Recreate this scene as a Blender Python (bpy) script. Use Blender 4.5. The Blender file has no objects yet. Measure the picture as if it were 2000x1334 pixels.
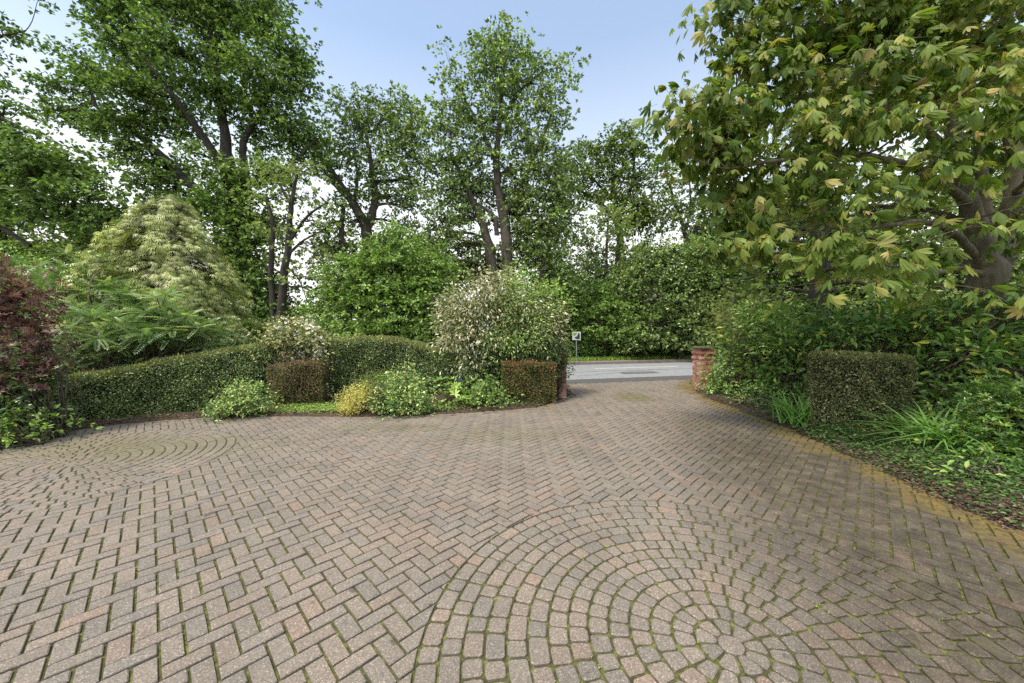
import bpy, math, random
import numpy as np
from mathutils import Vector

rng = np.random.default_rng(7)
random.seed(7)
C = bpy.context.scene
col = C.collection
R = math.radians

# ------------------------------------------------------------ camera, sky, sun
F = 705.0          # focal length in pixels of the 2000 px wide photograph
H = 1.65           # eye height
HZ = 650.0         # horizon row
cd = bpy.data.cameras.new('camera'); cam = bpy.data.objects.new('camera', cd); col.objects.link(cam)
cam.location = (0, 0, H); cam.rotation_euler = (R(90), 0, 0)
cd.sensor_width = 36; cd.lens = 36 * F / 2000; cd.shift_y = -(667 - HZ) / 2000
cd.clip_start = 0.05; cd.clip_end = 2000
C.camera = cam

SUN_EL, SUN_AZ = 62.0, 222.0     # azimuth clockwise from +Y
w = bpy.data.worlds.new('World'); C.world = w; w.use_nodes = True
nt = w.node_tree; nt.nodes.clear()
N = nt.nodes.new; L = nt.links.new
out = N('ShaderNodeOutputWorld'); bg = N('ShaderNodeBackground'); sky = N('ShaderNodeTexSky')
sky.sky_type = 'NISHITA'; sky.sun_disc = False
sky.sun_elevation = R(SUN_EL); sky.sun_rotation = R(SUN_AZ)
sky.air_density = 1.0; sky.dust_density = 1.0; sky.ozone_density = 1.5
tc = N('ShaderNodeTexCoord'); sp = N('ShaderNodeSeparateXYZ'); L(tc.outputs['Generated'], sp.inputs[0])
rp = N('ShaderNodeValToRGB'); L(sp.outputs['Z'], rp.inputs[0])
rp.color_ramp.elements[0].position = 0.22; rp.color_ramp.elements[0].color = (1, 1, 1, 1)
rp.color_ramp.elements[1].position = 0.95; rp.color_ramp.elements[1].color = (.85, .85, .85, 1)  # whiter sky above the view, added to warm and lift the ambient light
e = rp.color_ramp.elements.new(.31); e.color = (.78, .78, .78, 1)
e = rp.color_ramp.elements.new(.46); e.color = (.40, .40, .40, 1)
e = rp.color_ramp.elements.new(.62); e.color = (.22, .22, .22, 1)
e = rp.color_ramp.elements.new(.76); e.color = (.2, .2, .2, 1)
mx = N('ShaderNodeMixRGB'); L(rp.outputs[0], mx.inputs[0]); mx.inputs[2].default_value = (9.0, 9.0, 8.9, 1)
gn = N('ShaderNodeMixRGB'); gn.blend_type = 'MULTIPLY'; gn.inputs[0].default_value = 1; gn.inputs[2].default_value = (1.05, 1.45, 1.6, 1)
L(sky.outputs[0], gn.inputs[1]); L(gn.outputs[0], mx.inputs[1]); L(mx.outputs[0], bg.inputs[0]); bg.inputs[1].default_value = 0.12
L(bg.outputs[0], out.inputs[0])

sl = bpy.data.lights.new('sun', 'SUN'); so = bpy.data.objects.new('sun', sl); col.objects.link(so)
sl.energy = 3.2; sl.angle = R(12); sl.color = (1, .92, .78)
d = Vector((math.sin(R(SUN_AZ)) * math.cos(R(SUN_EL)), math.cos(R(SUN_AZ)) * math.cos(R(SUN_EL)), math.sin(R(SUN_EL))))
so.rotation_euler = d.to_track_quat('Z', 'Y').to_euler()
so.location = d * 40
vs = C.view_settings
vs.view_transform = 'Standard'; vs.look = 'None'; vs.gamma = 1; vs.use_curve_mapping = False
vs.exposure = 0.45
cy = C.cycles
cy.use_denoising = False; cy.max_bounces = 6; cy.diffuse_bounces = 4; cy.glossy_bounces = 2; cy.transmission_bounces = 4; cy.transparent_max_bounces = 4

# ------------------------------------------------------------ helpers
def W(px, py, Y):
    return np.array([(px - 1000) * Y / F, Y, H + (HZ - py) * Y / F])

def G(px, py, z=0.0):                       # the ground point seen at a pixel
    Y = (H - z) * F / (py - HZ)
    return np.array([(px - 1000) * Y / F, Y])

def norm(a):
    return a / np.maximum(np.linalg.norm(a, axis=-1, keepdims=True), 1e-9)

def tag(o, label=None, cat=None, group=None, kind=None):
    if label: o['label'] = label
    if cat: o['category'] = cat
    if group: o['group'] = group
    if kind: o['kind'] = kind
    return o

def empty(name, loc, label, cat, group=None):
    o = bpy.data.objects.new(name, None); col.objects.link(o); o.location = [float(v) for v in loc]
    o.empty_display_size = .1
    return tag(o, label, cat, group)

class MB:
    """collects polygons (numpy batches) and builds one mesh"""
    def __init__(s):
        s.V = []; s.F = []; s.A = {'rnd': [], 'tone': []}; s.mi = []; s.n = 0
    def add(s, V, Fq, rnd=0.5, tone=0.5, mi=0):
        # V (k,3); Fq list of int arrays (m, c)
        V = np.asarray(V, dtype=np.float32).reshape(-1, 3)
        for f in Fq:
            f = np.asarray(f, dtype=np.int64)
            if f.size: s.F.append(f + s.n); s.mi.append(np.full(len(f), mi, dtype=np.int32))
        s.V.append(V); s.n += len(V)
        for k, a in (('rnd', rnd), ('tone', tone)):
            a = np.asarray(a, dtype=np.float32)
            s.A[k].append(np.full(len(V), a, dtype=np.float32) if a.ndim == 0 else a)
        return s
    def build(s, name, mats, parent=None, origin=None, smooth=False):
        me = bpy.data.meshes.new(name)
        V = np.concatenate(s.V).astype(np.float32)
        if origin is not None: V = V - np.asarray(origin, dtype=np.float32)
        me.vertices.add(len(V)); me.vertices.foreach_set('co', V.ravel())
        cnt = np.concatenate([np.full(len(f), f.shape[1], dtype=np.int32) for f in s.F])
        idx = np.concatenate([f.ravel() for f in s.F]).astype(np.int32)
        me.loops.add(len(idx)); me.loops.foreach_set('vertex_index', idx)
        me.polygons.add(len(cnt))
        st = np.zeros(len(cnt), dtype=np.int32); st[1:] = np.cumsum(cnt)[:-1]
        me.polygons.foreach_set('loop_start', st)
        me.polygons.foreach_set('loop_total', cnt)
        me.polygons.foreach_set('material_index', np.concatenate(s.mi))
        me.polygons.foreach_set('use_smooth', np.full(len(cnt), smooth, dtype=bool))
        for k in s.A:
            a = me.attributes.new(k, 'FLOAT', 'POINT'); a.data.foreach_set('value', np.concatenate(s.A[k]))
        me.update(calc_edges=True)
        if not isinstance(mats, (list, tuple)): mats = [mats]
        for m in mats: me.materials.append(m)
        o = bpy.data.objects.new(name, me); col.objects.link(o)
        if parent is not None: o.parent = parent
        elif origin is not None: o.location = [float(v) for v in origin]
        return o

# ---- leaf templates: (verts, [faces]) with y along the leaf, z its upper side, unit length
def t_diamond(wd=.55):
    h = wd / 2
    return (np.array([(0, 0, 0), (h, .45, .10), (0, 1, -.12), (-h, .45, .10)]), [np.array([[0, 1, 2, 3]])])
def t_oval(wd=.45, droop=.12):
    h = wd / 2
    return (np.array([(0, 0, 0), (h * .9, .3, .07), (h * .8, .7, .03), (0, 1, -droop), (-h * .8, .7, .03), (-h * .9, .3, .07), (0, .5, 0)]),
            [np.array([[0, 1, 2, 6], [6, 2, 3, 4], [0, 6, 4, 5]])])
def merge_t(parts):
    V = []; Fc = {}; n = 0
    for v, fs in parts:
        V.append(v)
        for f in fs: Fc.setdefault(f.shape[1], []).append(f + n)
        n += len(v)
    return np.concatenate(V), [np.concatenate(x) for x in Fc.values()]
def rotz(v, a):
    c, s = math.cos(a), math.sin(a)
    return np.stack([v[:, 0] * c + v[:, 1] * s, -v[:, 0] * s + v[:, 1] * c, v[:, 2]], 1)
def t_palmate(n=5, spread=74, droop=.45, wd=.36):
    ps = []
    for i in range(n):
        a = R(-spread + 2 * spread * i / (n - 1)); l = (1 - .28 * abs(2 * i / (n - 1) - 1)) / math.sqrt(1 + .8 * droop * droop) * 1.12
        h = wd * (1 - .28 * abs(2 * i / (n - 1) - 1)) / 2 * .9
        ys = [0.02, .3, .6, .82, 1.0]; ws = [.08, .55, 1.0, .8, .0]
        P = []
        for y, q in zip(ys, ws):
            z = -droop * (.55 * y + .45 * y * y) * l
            P.append((-h * q, y * l, z + .10 * q * h)); P.append((0, y * l, z)); P.append((h * q, y * l, z + .10 * q * h))
        V = np.array(P); f = []
        for k in range(4):
            a0, b0 = 3 * k, 3 * k + 3
            f += [[a0, a0 + 1, b0 + 1, b0], [a0 + 1, a0 + 2, b0 + 2, b0 + 1]]
        ps.append((rotz(V, a), [np.array(f)]))
    # petiole behind the leaflets
    ps.append((np.array([(-.012, 0, 0), (.012, 0, 0), (.01, -.55, .12), (-.01, -.55, .12)]), [np.array([[0, 1, 2, 3]])]))
    return merge_t(ps)
def t_pinnate(n=8, wd=.13, ll=.26):
    ps = [(np.array([(-.008, 0, 0), (.008, 0, 0), (.004, 1, -.2), (-.004, 1, -.2)]), [np.array([[0, 1, 2, 3]])])]
    for i in range(n):
        y = .12 + .86 * i / (n - 1); z = -.2 * y * y; l = ll * (1 - .45 * abs(y - .45))
        v, f = t_oval(wd / ll, .15)
        for sg in (-1, 1):
            q = rotz(v * l, sg * R(68 - 25 * y)); q = q + np.array([0, y, z + .01]); ps.append((q, f))
    v, f = t_oval(.5, .15); ps.append((v * ll * .9 + np.array([0, 1, -.2]), f))
    return merge_t(ps)
def t_frond(n=7, wd=.09, spread=62, droop=.25):      # flat conifer spray
    ps = []
    for i in range(n):
        a = R(-spread + 2 * spread * i / (n - 1)); l = 1 - .35 * abs(2 * i / (n - 1) - 1)
        v, f = t_diamond(wd / l)
        v = v * l; v[:, 2] -= droop * v[:, 1] ** 2
        ps.append((rotz(v, a) + np.array([0, .1 * (i % 2), 0]), f))
    return merge_t(ps)
def t_whorl(n=6, wd=.32, up=.35):                    # rosette of leaves round a shoot tip
    ps = []
    for i in range(n):
        v, f = t_oval(wd, .2); v = v.copy(); v[:, 2] += up * v[:, 1]
        ps.append((rotz(v, 2 * math.pi * i / n + .3 * (i % 2)), f))
    return merge_t(ps)
def t_blade(wd=.04, bend=.5, k=5):
    V = []; f = []
    for i in range(k + 1):
        t = i / k; y = t * (1 - .25 * bend * t); z = -bend * t * t * .8
        h = wd / 2 * (1 - t ** 3) + .0005
        V += [(-h, y, z), (h, y, z)]
        if i: f.append([2 * i - 2, 2 * i - 1, 2 * i + 1, 2 * i])
    return np.array(V), [np.array(f)]

def place(mb, T, P, Y, Z, S, rnd=None, tone=None, mi=0):
    """put template T at points P, leaf axis Y, upper side Z, size S"""
    if isinstance(T, list):
        m = len(P); w_ = rng.integers(0, len(T), m); S = np.broadcast_to(np.asarray(S, dtype=float), (m,))
        if rnd is None: rnd = rng.random(m)
        if tone is None: tone = np.full(m, .5)
        for q, t_ in enumerate(T):
            k = w_ == q
            place(mb, t_, np.asarray(P)[k], Y[k], Z[k], S[k], rnd[k], tone[k], mi)
        return
    V, Fs = T
    m = len(P)
    if m == 0: return
    P = np.asarray(P); Y = norm(Y + rng.normal(0, 1e-4, (m, 3))); X = norm(np.cross(Y, Z)); Z = np.cross(X, Y)
    S = np.broadcast_to(np.asarray(S, dtype=float), (m,))
    M = np.stack([X, Y, Z], 1)                                   # rows are the axes
    out = np.einsum('vk,mkj->mvj', V, M) * S[:, None, None] + P[:, None, :]
    nv = len(V)
    off = (np.arange(m) * nv)[:, None, None]
    faces = [(f[None] + off).reshape(-1, f.shape[1]) for f in Fs]
    if rnd is None: rnd = rng.random(m)
    if tone is None: tone = np.full(m, .5)
    mb.add(out.reshape(-1, 3), faces, np.repeat(rnd, nv), np.repeat(tone, nv), mi)

def tubes(mb, P, Rr, sides=5, mi=0, tone=.5):
    """P (m,k,3) polylines, Rr (m,k) radii"""
    P = np.asarray(P, dtype=float); Rr = np.asarray(Rr, dtype=float)
    if P.ndim == 2: P = P[None]; Rr = Rr[None]
    m, k, _ = P.shape
    T = np.gradient(P, axis=1); T = norm(T)
    ref = np.where(np.abs(T[:, :1, 2:3]) > .8, np.array([[[1., 0, 0]]]), np.array([[[0, 0, 1.]]]))
    A = norm(np.cross(T, np.broadcast_to(ref, T.shape))); B = np.cross(T, A)
    th = np.arange(sides) * 2 * math.pi / sides
    ring = A[:, :, None, :] * np.cos(th)[None, None, :, None] + B[:, :, None, :] * np.sin(th)[None, None, :, None]
    V = P[:, :, None, :] + ring * Rr[:, :, None, None]
    j = np.arange(sides); jn = (j + 1) % sides
    kk = np.arange(k - 1)[:, None] * sides
    f = np.stack([kk + j, kk + jn, kk + sides + jn, kk + sides + j], -1).reshape(-1, 4)
    fa = (f[None] + (np.arange(m) * k * sides)[:, None, None]).reshape(-1, 4)
    mb.add(V.reshape(-1, 3), [fa], rng.random(m * k * sides), tone, mi)

def curve_pts(a, b, k=6, bend=.15, sag=0.0, seed=None):
    """m curved polylines from a (m,3) to b (m,3)"""
    a = np.atleast_2d(a); b = np.atleast_2d(b); m = len(a)
    t = np.linspace(0, 1, k)[None, :, None]
    L_ = np.linalg.norm(b - a, axis=1)[:, None, None]
    o1 = rng.normal(0, bend, (m, 1, 3)); o2 = rng.normal(0, bend * .5, (m, 1, 3))
    P = a[:, None] * (1 - t) + b[:, None] * t + L_ * (o1 * np.sin(math.pi * t) + o2 * np.sin(2 * math.pi * t))
    P[:, :, 2] += (sag * L_ * np.sin(math.pi * t))[:, :, 0]
    return P

# ------------------------------------------------------------ materials
def mat(name):
    m = bpy.data.materials.new(name); m.use_nodes = True
    m.node_tree.nodes.clear(); return m, m.node_tree.nodes.new, m.node_tree.links.new

def ramp(N, stops, interp='LINEAR'):
    r = N('ShaderNodeValToRGB'); r.color_ramp.interpolation = interp
    els = r.color_ramp.elements
    els[0].position, els[0].color = stops[0][0], (*stops[0][1], 1)
    els[1].position, els[1].color = stops[-1][0], (*stops[-1][1], 1)
    for p, c in stops[1:-1]:
        e = els.new(p); e.color = (*c, 1)
    return r

def leaf_mat(name, stops, trans=.27, rough=.45, spec=.35, tonev=.5, gain=1.6):
    m, N, L = mat(name)
    a = N('ShaderNodeAttribute'); a.attribute_name = 'rnd'
    t = N('ShaderNodeAttribute'); t.attribute_name = 'tone'
    r = ramp(N, stops); L(a.outputs['Fac'], r.inputs[0])
    mr = N('ShaderNodeMapRange'); L(t.outputs['Fac'], mr.inputs[0]); mr.inputs[3].default_value = gain * (1 - tonev); mr.inputs[4].default_value = gain * (1 + tonev)
    hs = N('ShaderNodeHueSaturation'); L(r.outputs[0], hs.inputs['Color']); L(mr.outputs[0], hs.inputs['Value'])
    b = N('ShaderNodeBsdfPrincipled'); L(hs.outputs[0], b.inputs['Base Color'])
    b.inputs['Roughness'].default_value = rough; b.inputs['Specular IOR Level'].default_value = spec
    tr = N('ShaderNodeBsdfTranslucent')
    g = N('ShaderNodeMixRGB'); g.blend_type = 'MULTIPLY'; g.inputs[0].default_value = 1
    L(hs.outputs[0], g.inputs[1]); g.inputs[2].default_value = (1.35, 1.5, .6, 1); L(g.outputs[0], tr.inputs[0])
    ms = N('ShaderNodeMixShader'); ms.inputs[0].default_value = trans
    L(b.outputs[0], ms.inputs[1]); L(tr.outputs[0], ms.inputs[2])
    o = N('ShaderNodeOutputMaterial'); L(ms.outputs[0], o.inputs[0])
    return m

def bark_mat(name, c1, c2, scale=6):
    m, N, L = mat(name)
    tc = N('ShaderNodeTexCoord'); mp = N('ShaderNodeMapping'); L(tc.outputs['Object'], mp.inputs[0]); mp.inputs['Scale'].default_value = (scale, scale, scale * .25)
    n = N('ShaderNodeTexNoise'); L(mp.outputs[0], n.inputs[0]); n.inputs['Scale'].default_value = 2; n.inputs['Detail'].default_value = 6
    r = ramp(N, [(.35, c1), (.65, c2)]); L(n.outputs[0], r.inputs[0])
    b = N('ShaderNodeBsdfPrincipled'); L(r.outputs[0], b.inputs['Base Color']); b.inputs['Roughness'].default_value = .9
    bu = N('ShaderNodeBump'); L(n.outputs[0], bu.inputs['Height']); bu.inputs['Strength'].default_value = .8; bu.inputs['Distance'].default_value = .03
    L(bu.outputs[0], b.inputs['Normal'])
    o = N('ShaderNodeOutputMaterial'); L(b.outputs[0], o.inputs[0]); return m

G_ = lambda *c: tuple(c)
M = {}
M['oak'] = leaf_mat('oak_leaf', [(0, (.035, .065, .015)), (.4, (.075, .125, .026)), (.75, (.13, .195, .045)), (1, (.3, .38, .14))], tonev=.6, gain=1.6)
M['dark_oak'] = leaf_mat('dark_oak_leaf', [(0, (.04, .065, .014)), (.5, (.085, .13, .027)), (1, (.26, .32, .09))], tonev=.6, gain=1.4)
M['lime'] = leaf_mat('lime_leaf', [(0, (.05, .095, .018)), (.5, (.11, .175, .035)), (1, (.26, .34, .1))], tonev=.6, gain=1.7)
M['pale'] = leaf_mat('pale_leaf', [(0, (.12, .17, .05)), (.5, (.2, .26, .08)), (1, (.34, .38, .15))], trans=.3, gain=1.3)
M['airy'] = leaf_mat('airy_leaf', [(0, (.035, .06, .018)), (.4, (.08, .12, .035)), (.8, (.15, .2, .065)), (1, (.38, .42, .2))], tonev=.6, gain=1.9)
M['ash'] = leaf_mat('ash_leaf', [(0, (.04, .075, .018)), (.5, (.09, .145, .035)), (1, (.23, .32, .09))], tonev=.55, gain=1.45)
M['chestnut'] = leaf_mat('chestnut_leaf', [(0, (.05, .09, .016)), (.4, (.098, .14, .026)), (.78, (.165, .2, .045)), (.95, (.26, .245, .075)), (1, (.36, .27, .11))], trans=.36, rough=.42, spec=.2, tonev=.55, gain=1.5)
M['laurel'] = leaf_mat('laurel_leaf', [(0, (0.0414, 0.08, 0.0164)), (.6, (0.069, 0.13, 0.0246)), (.9, (0.124, 0.19, 0.0328)), (1, (0.304, 0.27, 0.0492))], trans=.22, rough=.28, spec=.6, gain=1.9)
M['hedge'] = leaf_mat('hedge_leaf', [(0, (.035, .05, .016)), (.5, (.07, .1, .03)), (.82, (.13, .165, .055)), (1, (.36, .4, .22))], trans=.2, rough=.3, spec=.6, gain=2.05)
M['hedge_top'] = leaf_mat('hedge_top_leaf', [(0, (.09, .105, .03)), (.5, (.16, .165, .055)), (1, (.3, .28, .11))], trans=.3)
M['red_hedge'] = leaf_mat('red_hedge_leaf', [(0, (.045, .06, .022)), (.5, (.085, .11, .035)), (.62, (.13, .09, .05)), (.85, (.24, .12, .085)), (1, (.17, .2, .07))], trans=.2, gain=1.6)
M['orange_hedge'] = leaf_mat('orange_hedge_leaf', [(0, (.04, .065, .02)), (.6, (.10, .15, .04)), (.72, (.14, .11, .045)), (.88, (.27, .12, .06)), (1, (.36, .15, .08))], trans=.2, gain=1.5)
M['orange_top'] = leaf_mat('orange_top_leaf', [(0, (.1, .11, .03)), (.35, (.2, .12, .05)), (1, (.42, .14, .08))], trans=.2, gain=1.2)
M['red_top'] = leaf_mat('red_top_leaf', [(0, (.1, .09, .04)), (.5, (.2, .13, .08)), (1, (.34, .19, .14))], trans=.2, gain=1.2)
M['brown_hedge'] = leaf_mat('brown_hedge_leaf', [(0, (.04, .05, .02)), (.5, (.08, .1, .035)), (.8, (.15, .15, .06)), (1, (.3, .24, .15))], trans=.25, gain=1.6)
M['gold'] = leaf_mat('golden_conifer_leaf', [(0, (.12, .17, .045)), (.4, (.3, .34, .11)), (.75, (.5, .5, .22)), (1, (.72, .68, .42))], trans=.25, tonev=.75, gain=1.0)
M['mahonia'] = leaf_mat('mahonia_leaf', [(0, (.06, .11, .04)), (.5, (.13, .2, .075)), (.85, (.24, .3, .13)), (1, (.34, .34, .18))], trans=.25, rough=.35, spec=.5)
M['photinia'] = leaf_mat('photinia_leaf', [(0, (.06, .03, .026)), (.4, (.13, .06, .055)), (.68, (.22, .11, .1)), (.84, (.15, .12, .06)), (1, (.12, .19, .06))], trans=.2, rough=.35, spec=.5, gain=1.4)
M['variegated'] = leaf_mat('variegated_leaf', [(0, (.06, .1, .03)), (.35, (.14, .17, .055)), (.5, (.34, .32, .15)), (.72, (.58, .53, .34)), (1, (.78, .74, .62))], trans=.2, tonev=.6, gain=1.1, spec=.25)
M['var_dull'] = leaf_mat('dull_variegated_leaf', [(0, (.05, .1, .03)), (.5, (.12, .16, .06)), (.8, (.33, .27, .13)), (1, (.6, .5, .32))], trans=.3)
M['euonymus'] = leaf_mat('euonymus_leaf', [(0, (.05, .11, .03)), (.5, (.1, .19, .06)), (.75, (.32, .36, .12)), (1, (.6, .58, .3))], trans=.3)
M['yellow'] = leaf_mat('yellow_leaf', [(0, (.34, .3, .05)), (.5, (.52, .47, .13)), (1, (.78, .7, .34))], trans=.3, gain=1.25)
M['juniper'] = leaf_mat('juniper_leaf', [(0, (.06, .09, .02)), (1, (.2, .22, .06))], trans=.2)
M['green'] = leaf_mat('green_leaf', [(0, (.05, .09, .02)), (.5, (.105, .175, .04)), (1, (.3, .38, .13))], tonev=.6, gain=1.75)
M['bright'] = leaf_mat('bright_leaf', [(0, (.1, .18, .03)), (.5, (.18, .29, .055)), (1, (.38, .46, .14))], tonev=.5, gain=1.5)
M['ivy'] = leaf_mat('ivy_leaf', [(0, (0.0276, 0.05, 0.0148)), (.6, (0.0483, 0.085, 0.0205)), (1, (0.124, 0.16, 0.0492))], trans=.15, rough=.3, spec=.5)
M['ivy_light'] = leaf_mat('ground_ivy_leaf', [(0, (.045, .09, .02)), (.6, (.08, .16, .035)), (1, (.17, .26, .07))], trans=.2, gain=1.15)
M['flower'] = leaf_mat('flower_petal', [(0, (.7, .55, .58)), (.5, (.85, .78, .78)), (1, (.9, .88, .85))], trans=.3, gain=1.1)
M['dark_conifer'] = leaf_mat('dark_conifer_leaf', [(0, (.03, .055, .018)), (.6, (.06, .095, .03)), (1, (.11, .14, .05))], trans=.15)
M['dead'] = leaf_mat('dead_leaf', [(0, (.05, .028, .02)), (.5, (.11, .06, .042)), (1, (.22, .14, .10))], trans=.1, gain=1.0)
M['weed'] = leaf_mat('weed_leaf', [(0, (.09, .13, .02)), (1, (.22, .26, .05))], trans=.3)
M['grass'] = leaf_mat('grass_blade', [(0, (.09, .17, .03)), (.6, (.17, .28, .05)), (1, (.33, .36, .1))], trans=.35)
M['iris'] = leaf_mat('strap_leaf', [(0, (.07, .14, .03)), (1, (.18, .3, .08))], trans=.3, gain=1.8)
M['bark'] = bark_mat('bark', (.05, .038, .028), (.12, .095, .075))
M['bark_dark'] = bark_mat('dark_bark', (.028, .022, .018), (.07, .055, .042))
M['bark_grey'] = bark_mat('grey_bark', (.09, .075, .045), (.2, .17, .11), 4)
M['twig'] = bark_mat('twig_bark', (.06, .045, .03), (.16, .12, .085), 20)

# ------------------------------------------------------------ setting: ground, driveway, road
def simple_noise_mat(name, stops, scale=8, rough=.9, bump=.4, dist=.01, detail=8):
    m, N, L = mat(name)
    tc = N('ShaderNodeTexCoord')
    n = N('ShaderNodeTexNoise'); L(tc.outputs['Object'], n.inputs[0]); n.inputs['Scale'].default_value = scale; n.inputs['Detail'].default_value = detail; n.inputs['Roughness'].default_value = .65
    r = ramp(N, stops); L(n.outputs[0], r.inputs[0])
    b = N('ShaderNodeBsdfPrincipled'); L(r.outputs[0], b.inputs['Base Color']); b.inputs['Roughness'].default_value = rough
    bu = N('ShaderNodeBump'); L(n.outputs[0], bu.inputs['Height']); bu.inputs['Strength'].default_value = bump; bu.inputs['Distance'].default_value = dist
    L(bu.outputs[0], b.inputs['Normal'])
    o = N('ShaderNodeOutputMaterial'); L(b.outputs[0], o.inputs[0]); return m

M['soil'] = simple_noise_mat('soil', [(.3, (.03, .02, .013)), (.5, (.07, .045, .03)), (.7, (.13, .085, .055))], 22, bump=1, dist=.03)
M['ground'] = simple_noise_mat('ground', [(.3, (.03, .04, .015)), (.7, (.07, .09, .03))], 5, bump=.6, dist=.05)

# driveway outline (world metres), anticlockwise from the near left
L_edge = [(-9.6, 4.55)] + [tuple(G(*p)) for p in [(0, 876), (60, 858), (110, 845), (230, 829), (330, 820), (450, 814), (600, 813), (700, 814), (800, 812), (900, 807), (1000, 800), (1050, 795), (1085, 785), (1112, 772)]]
gate_l = [tuple(G(1113, 750))]
gate_r = [tuple(G(1352, 741))]
R_edge = [tuple(G(*p)) for p in [(1362, 768), (1400, 783), (1450, 802), (1530, 832), (1600, 862), (1700, 905), (1800, 955), (1900, 1000), (2000, 1038)]] + [(5.0, 1.9), (5.9, .2), (6.4, -2.6)]
outline = np.array(L_edge + gate_l + gate_r + R_edge + [(-9.6, -2.6)])
def inside(P, poly):
    x, y = P[:, 0], P[:, 1]; r = np.zeros(len(P), bool); n = len(poly)
    for i in range(n):
        x1, y1 = poly[i]; x2, y2 = poly[(i + 1) % n]
        c = ((y1 > y) != (y2 > y)) & (x < (x2 - x1) * (y - y1) / (y2 - y1 + 1e-12) + x1)
        r ^= c
    return r
def dist_line(P, line):
    P = np.asarray(P); line = np.asarray(line); d = np.full(len(P), 1e9)
    for a, b in zip(line[:-1], line[1:]):
        ab = b - a; t = np.clip(((P - a) @ ab) / (ab @ ab), 0, 1)
        d = np.minimum(d, np.linalg.norm(P - a - t[:, None] * ab, axis=1))
    return d
left_line = np.array(L_edge + gate_l); right_line = np.array(gate_r + R_edge)

C1 = np.array([1.163, 1.915]); R1 = 1.65
C2 = np.array([-5.55, 4.55]); R2 = 1.65
blocks = []      # (polygon points (n,2), jitter seed, kind)
GAP = .0135
def clip_half(poly, p0, n):          # keep the side where (p-p0).n > 0
    outp = []; k = len(poly)
    for i in range(k):
        a, b = poly[i], poly[(i + 1) % k]; da, db = (a - p0) @ n, (b - p0) @ n
        if da > 0: outp.append(a)
        if (da > 0) != (db > 0): outp.append(a + (b - a) * da / (da - db))
    return outp
eu = np.array([math.sin(R(44.9)), math.cos(R(44.9))]); ev = np.array([-eu[1], eu[0]])
u0 = .1
org = np.array([0.03, 0.02])
edge_in = .105
for k in range(-150, 190):
    for m_ in range(-60, 60):
        for (x0, y0, sx, sy) in ((k + 4 * m_, k, 2, 1), (k + 3 + 4 * m_, k, 1, 2)):
            if abs(x0) > 140 or abs(y0) > 140: continue
            a = org + eu * (x0 + sx / 2) * u0 + ev * (y0 + sy / 2) * u0
            if not (-9.7 < a[0] < 7 and -2.7 < a[1] < 13.6): continue
            g = GAP / 2
            hx, hy = sx * u0 / 2 - g, sy * u0 / 2 - g
            blocks.append((a, [a - eu * hx - ev * hy, a + eu * hx - ev * hy, a + eu * hx + ev * hy, a - eu * hx + ev * hy], 0))
cen = np.array([b[0] for b in blocks])
ok = inside(cen, outline)
dl = dist_line(cen, left_line)
ok &= ~((dl < .12) & (cen[:, 1] < 9.8))
ok &= ~((cen[:, 1] > 4) & (dist_line(cen, right_line) < .03))
kept = []
for b, o_, in zip(blocks, ok):
    if not o_: continue
    poly = b[1]; drop = False
    for Cc, Rc in ((C1, R1), (C2, R2)):
        dv = b[0] - Cc; dd = np.linalg.norm(dv)
        if dd < Rc - .12: drop = True; break
        if dd < Rc + .13:
            nn = dv / dd
            poly = clip_half(poly, Cc + nn * (Rc + .004), nn)
            if len(poly) < 3: drop = True; break
            q = np.array(poly); area = .5 * abs(np.dot(q[:, 0], np.roll(q[:, 1], -1)) - np.dot(q[:, 1], np.roll(q[:, 0], -1)))
            if area < .0007: drop = True; break
    if not drop: kept.append((np.array(poly), 0))
# edging course along the planting bed on the left
pts = left_line
seg = np.diff(pts, axis=0); sl_ = np.linalg.norm(seg, axis=1); cum = np.concatenate([[0], np.cumsum(sl_)])
s_ = .0
def at_len(s):
    i = min(np.searchsorted(cum, s, side='right') - 1, len(seg) - 1); t = (s - cum[i]) / sl_[i]
    return pts[i] + seg[i] * t, seg[i] / sl_[i]
while s_ + .2 < cum[-1]:
    p, dr = at_len(s_ + .1); nr = np.array([dr[1], -dr[0]])
    c = p + nr * .055
    kept.append((np.array([c - dr * .095 - nr * .045, c + dr * .095 - nr * .045, c + dr * .095 + nr * .045, c - dr * .095 + nr * .045]), 0))
    s_ += .2
# the two laid circles
def circle(Cc, seed, rot):
    rr = random.Random(seed)
    kept.append((np.array([Cc + .066 * np.array([math.cos(a), math.sin(a)]) for a in np.linspace(0, 2 * math.pi, 9)[:-1]]), 2))
    p = .1132; r0 = .0655
    for k in range(14):
        ra = r0 + k * p + .004; rb = ra + p - .0135
        rm = (ra + rb) / 2; circ = 2 * math.pi * rm
        if k < 8:
            n = max(8, round(circ / (.108 if k > 1 else .085))); sz = [1.0 + rr.uniform(-.1, .1) for _ in range(n)]
        else:
            n = round(circ / (.135)) // 2 * 2; sz = []
            for i in range(n // 2): sz += [1.55 + rr.uniform(-.08, .08), 1.0 + rr.uniform(-.08, .08)]
        tot = sum(sz); a = rot + rr.uniform(0, 6.28)
        for q in sz:
            da = q / tot * 2 * math.pi; ga = .0072 / rm
            A = [a + ga, a + da - ga]; mid = (A[0] + A[1]) / 2
            P = []
            P += [Cc + ra * np.array([math.cos(t), math.sin(t)]) for t in (A[0], A[1])]
            P += [Cc + rb * np.array([math.cos(t), math.sin(t)]) for t in (A[1], mid, A[0])]
            kept.append((np.array(P), 1)); a += da
circle(C1, 3, .2); circle(C2, 5, .5)

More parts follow.
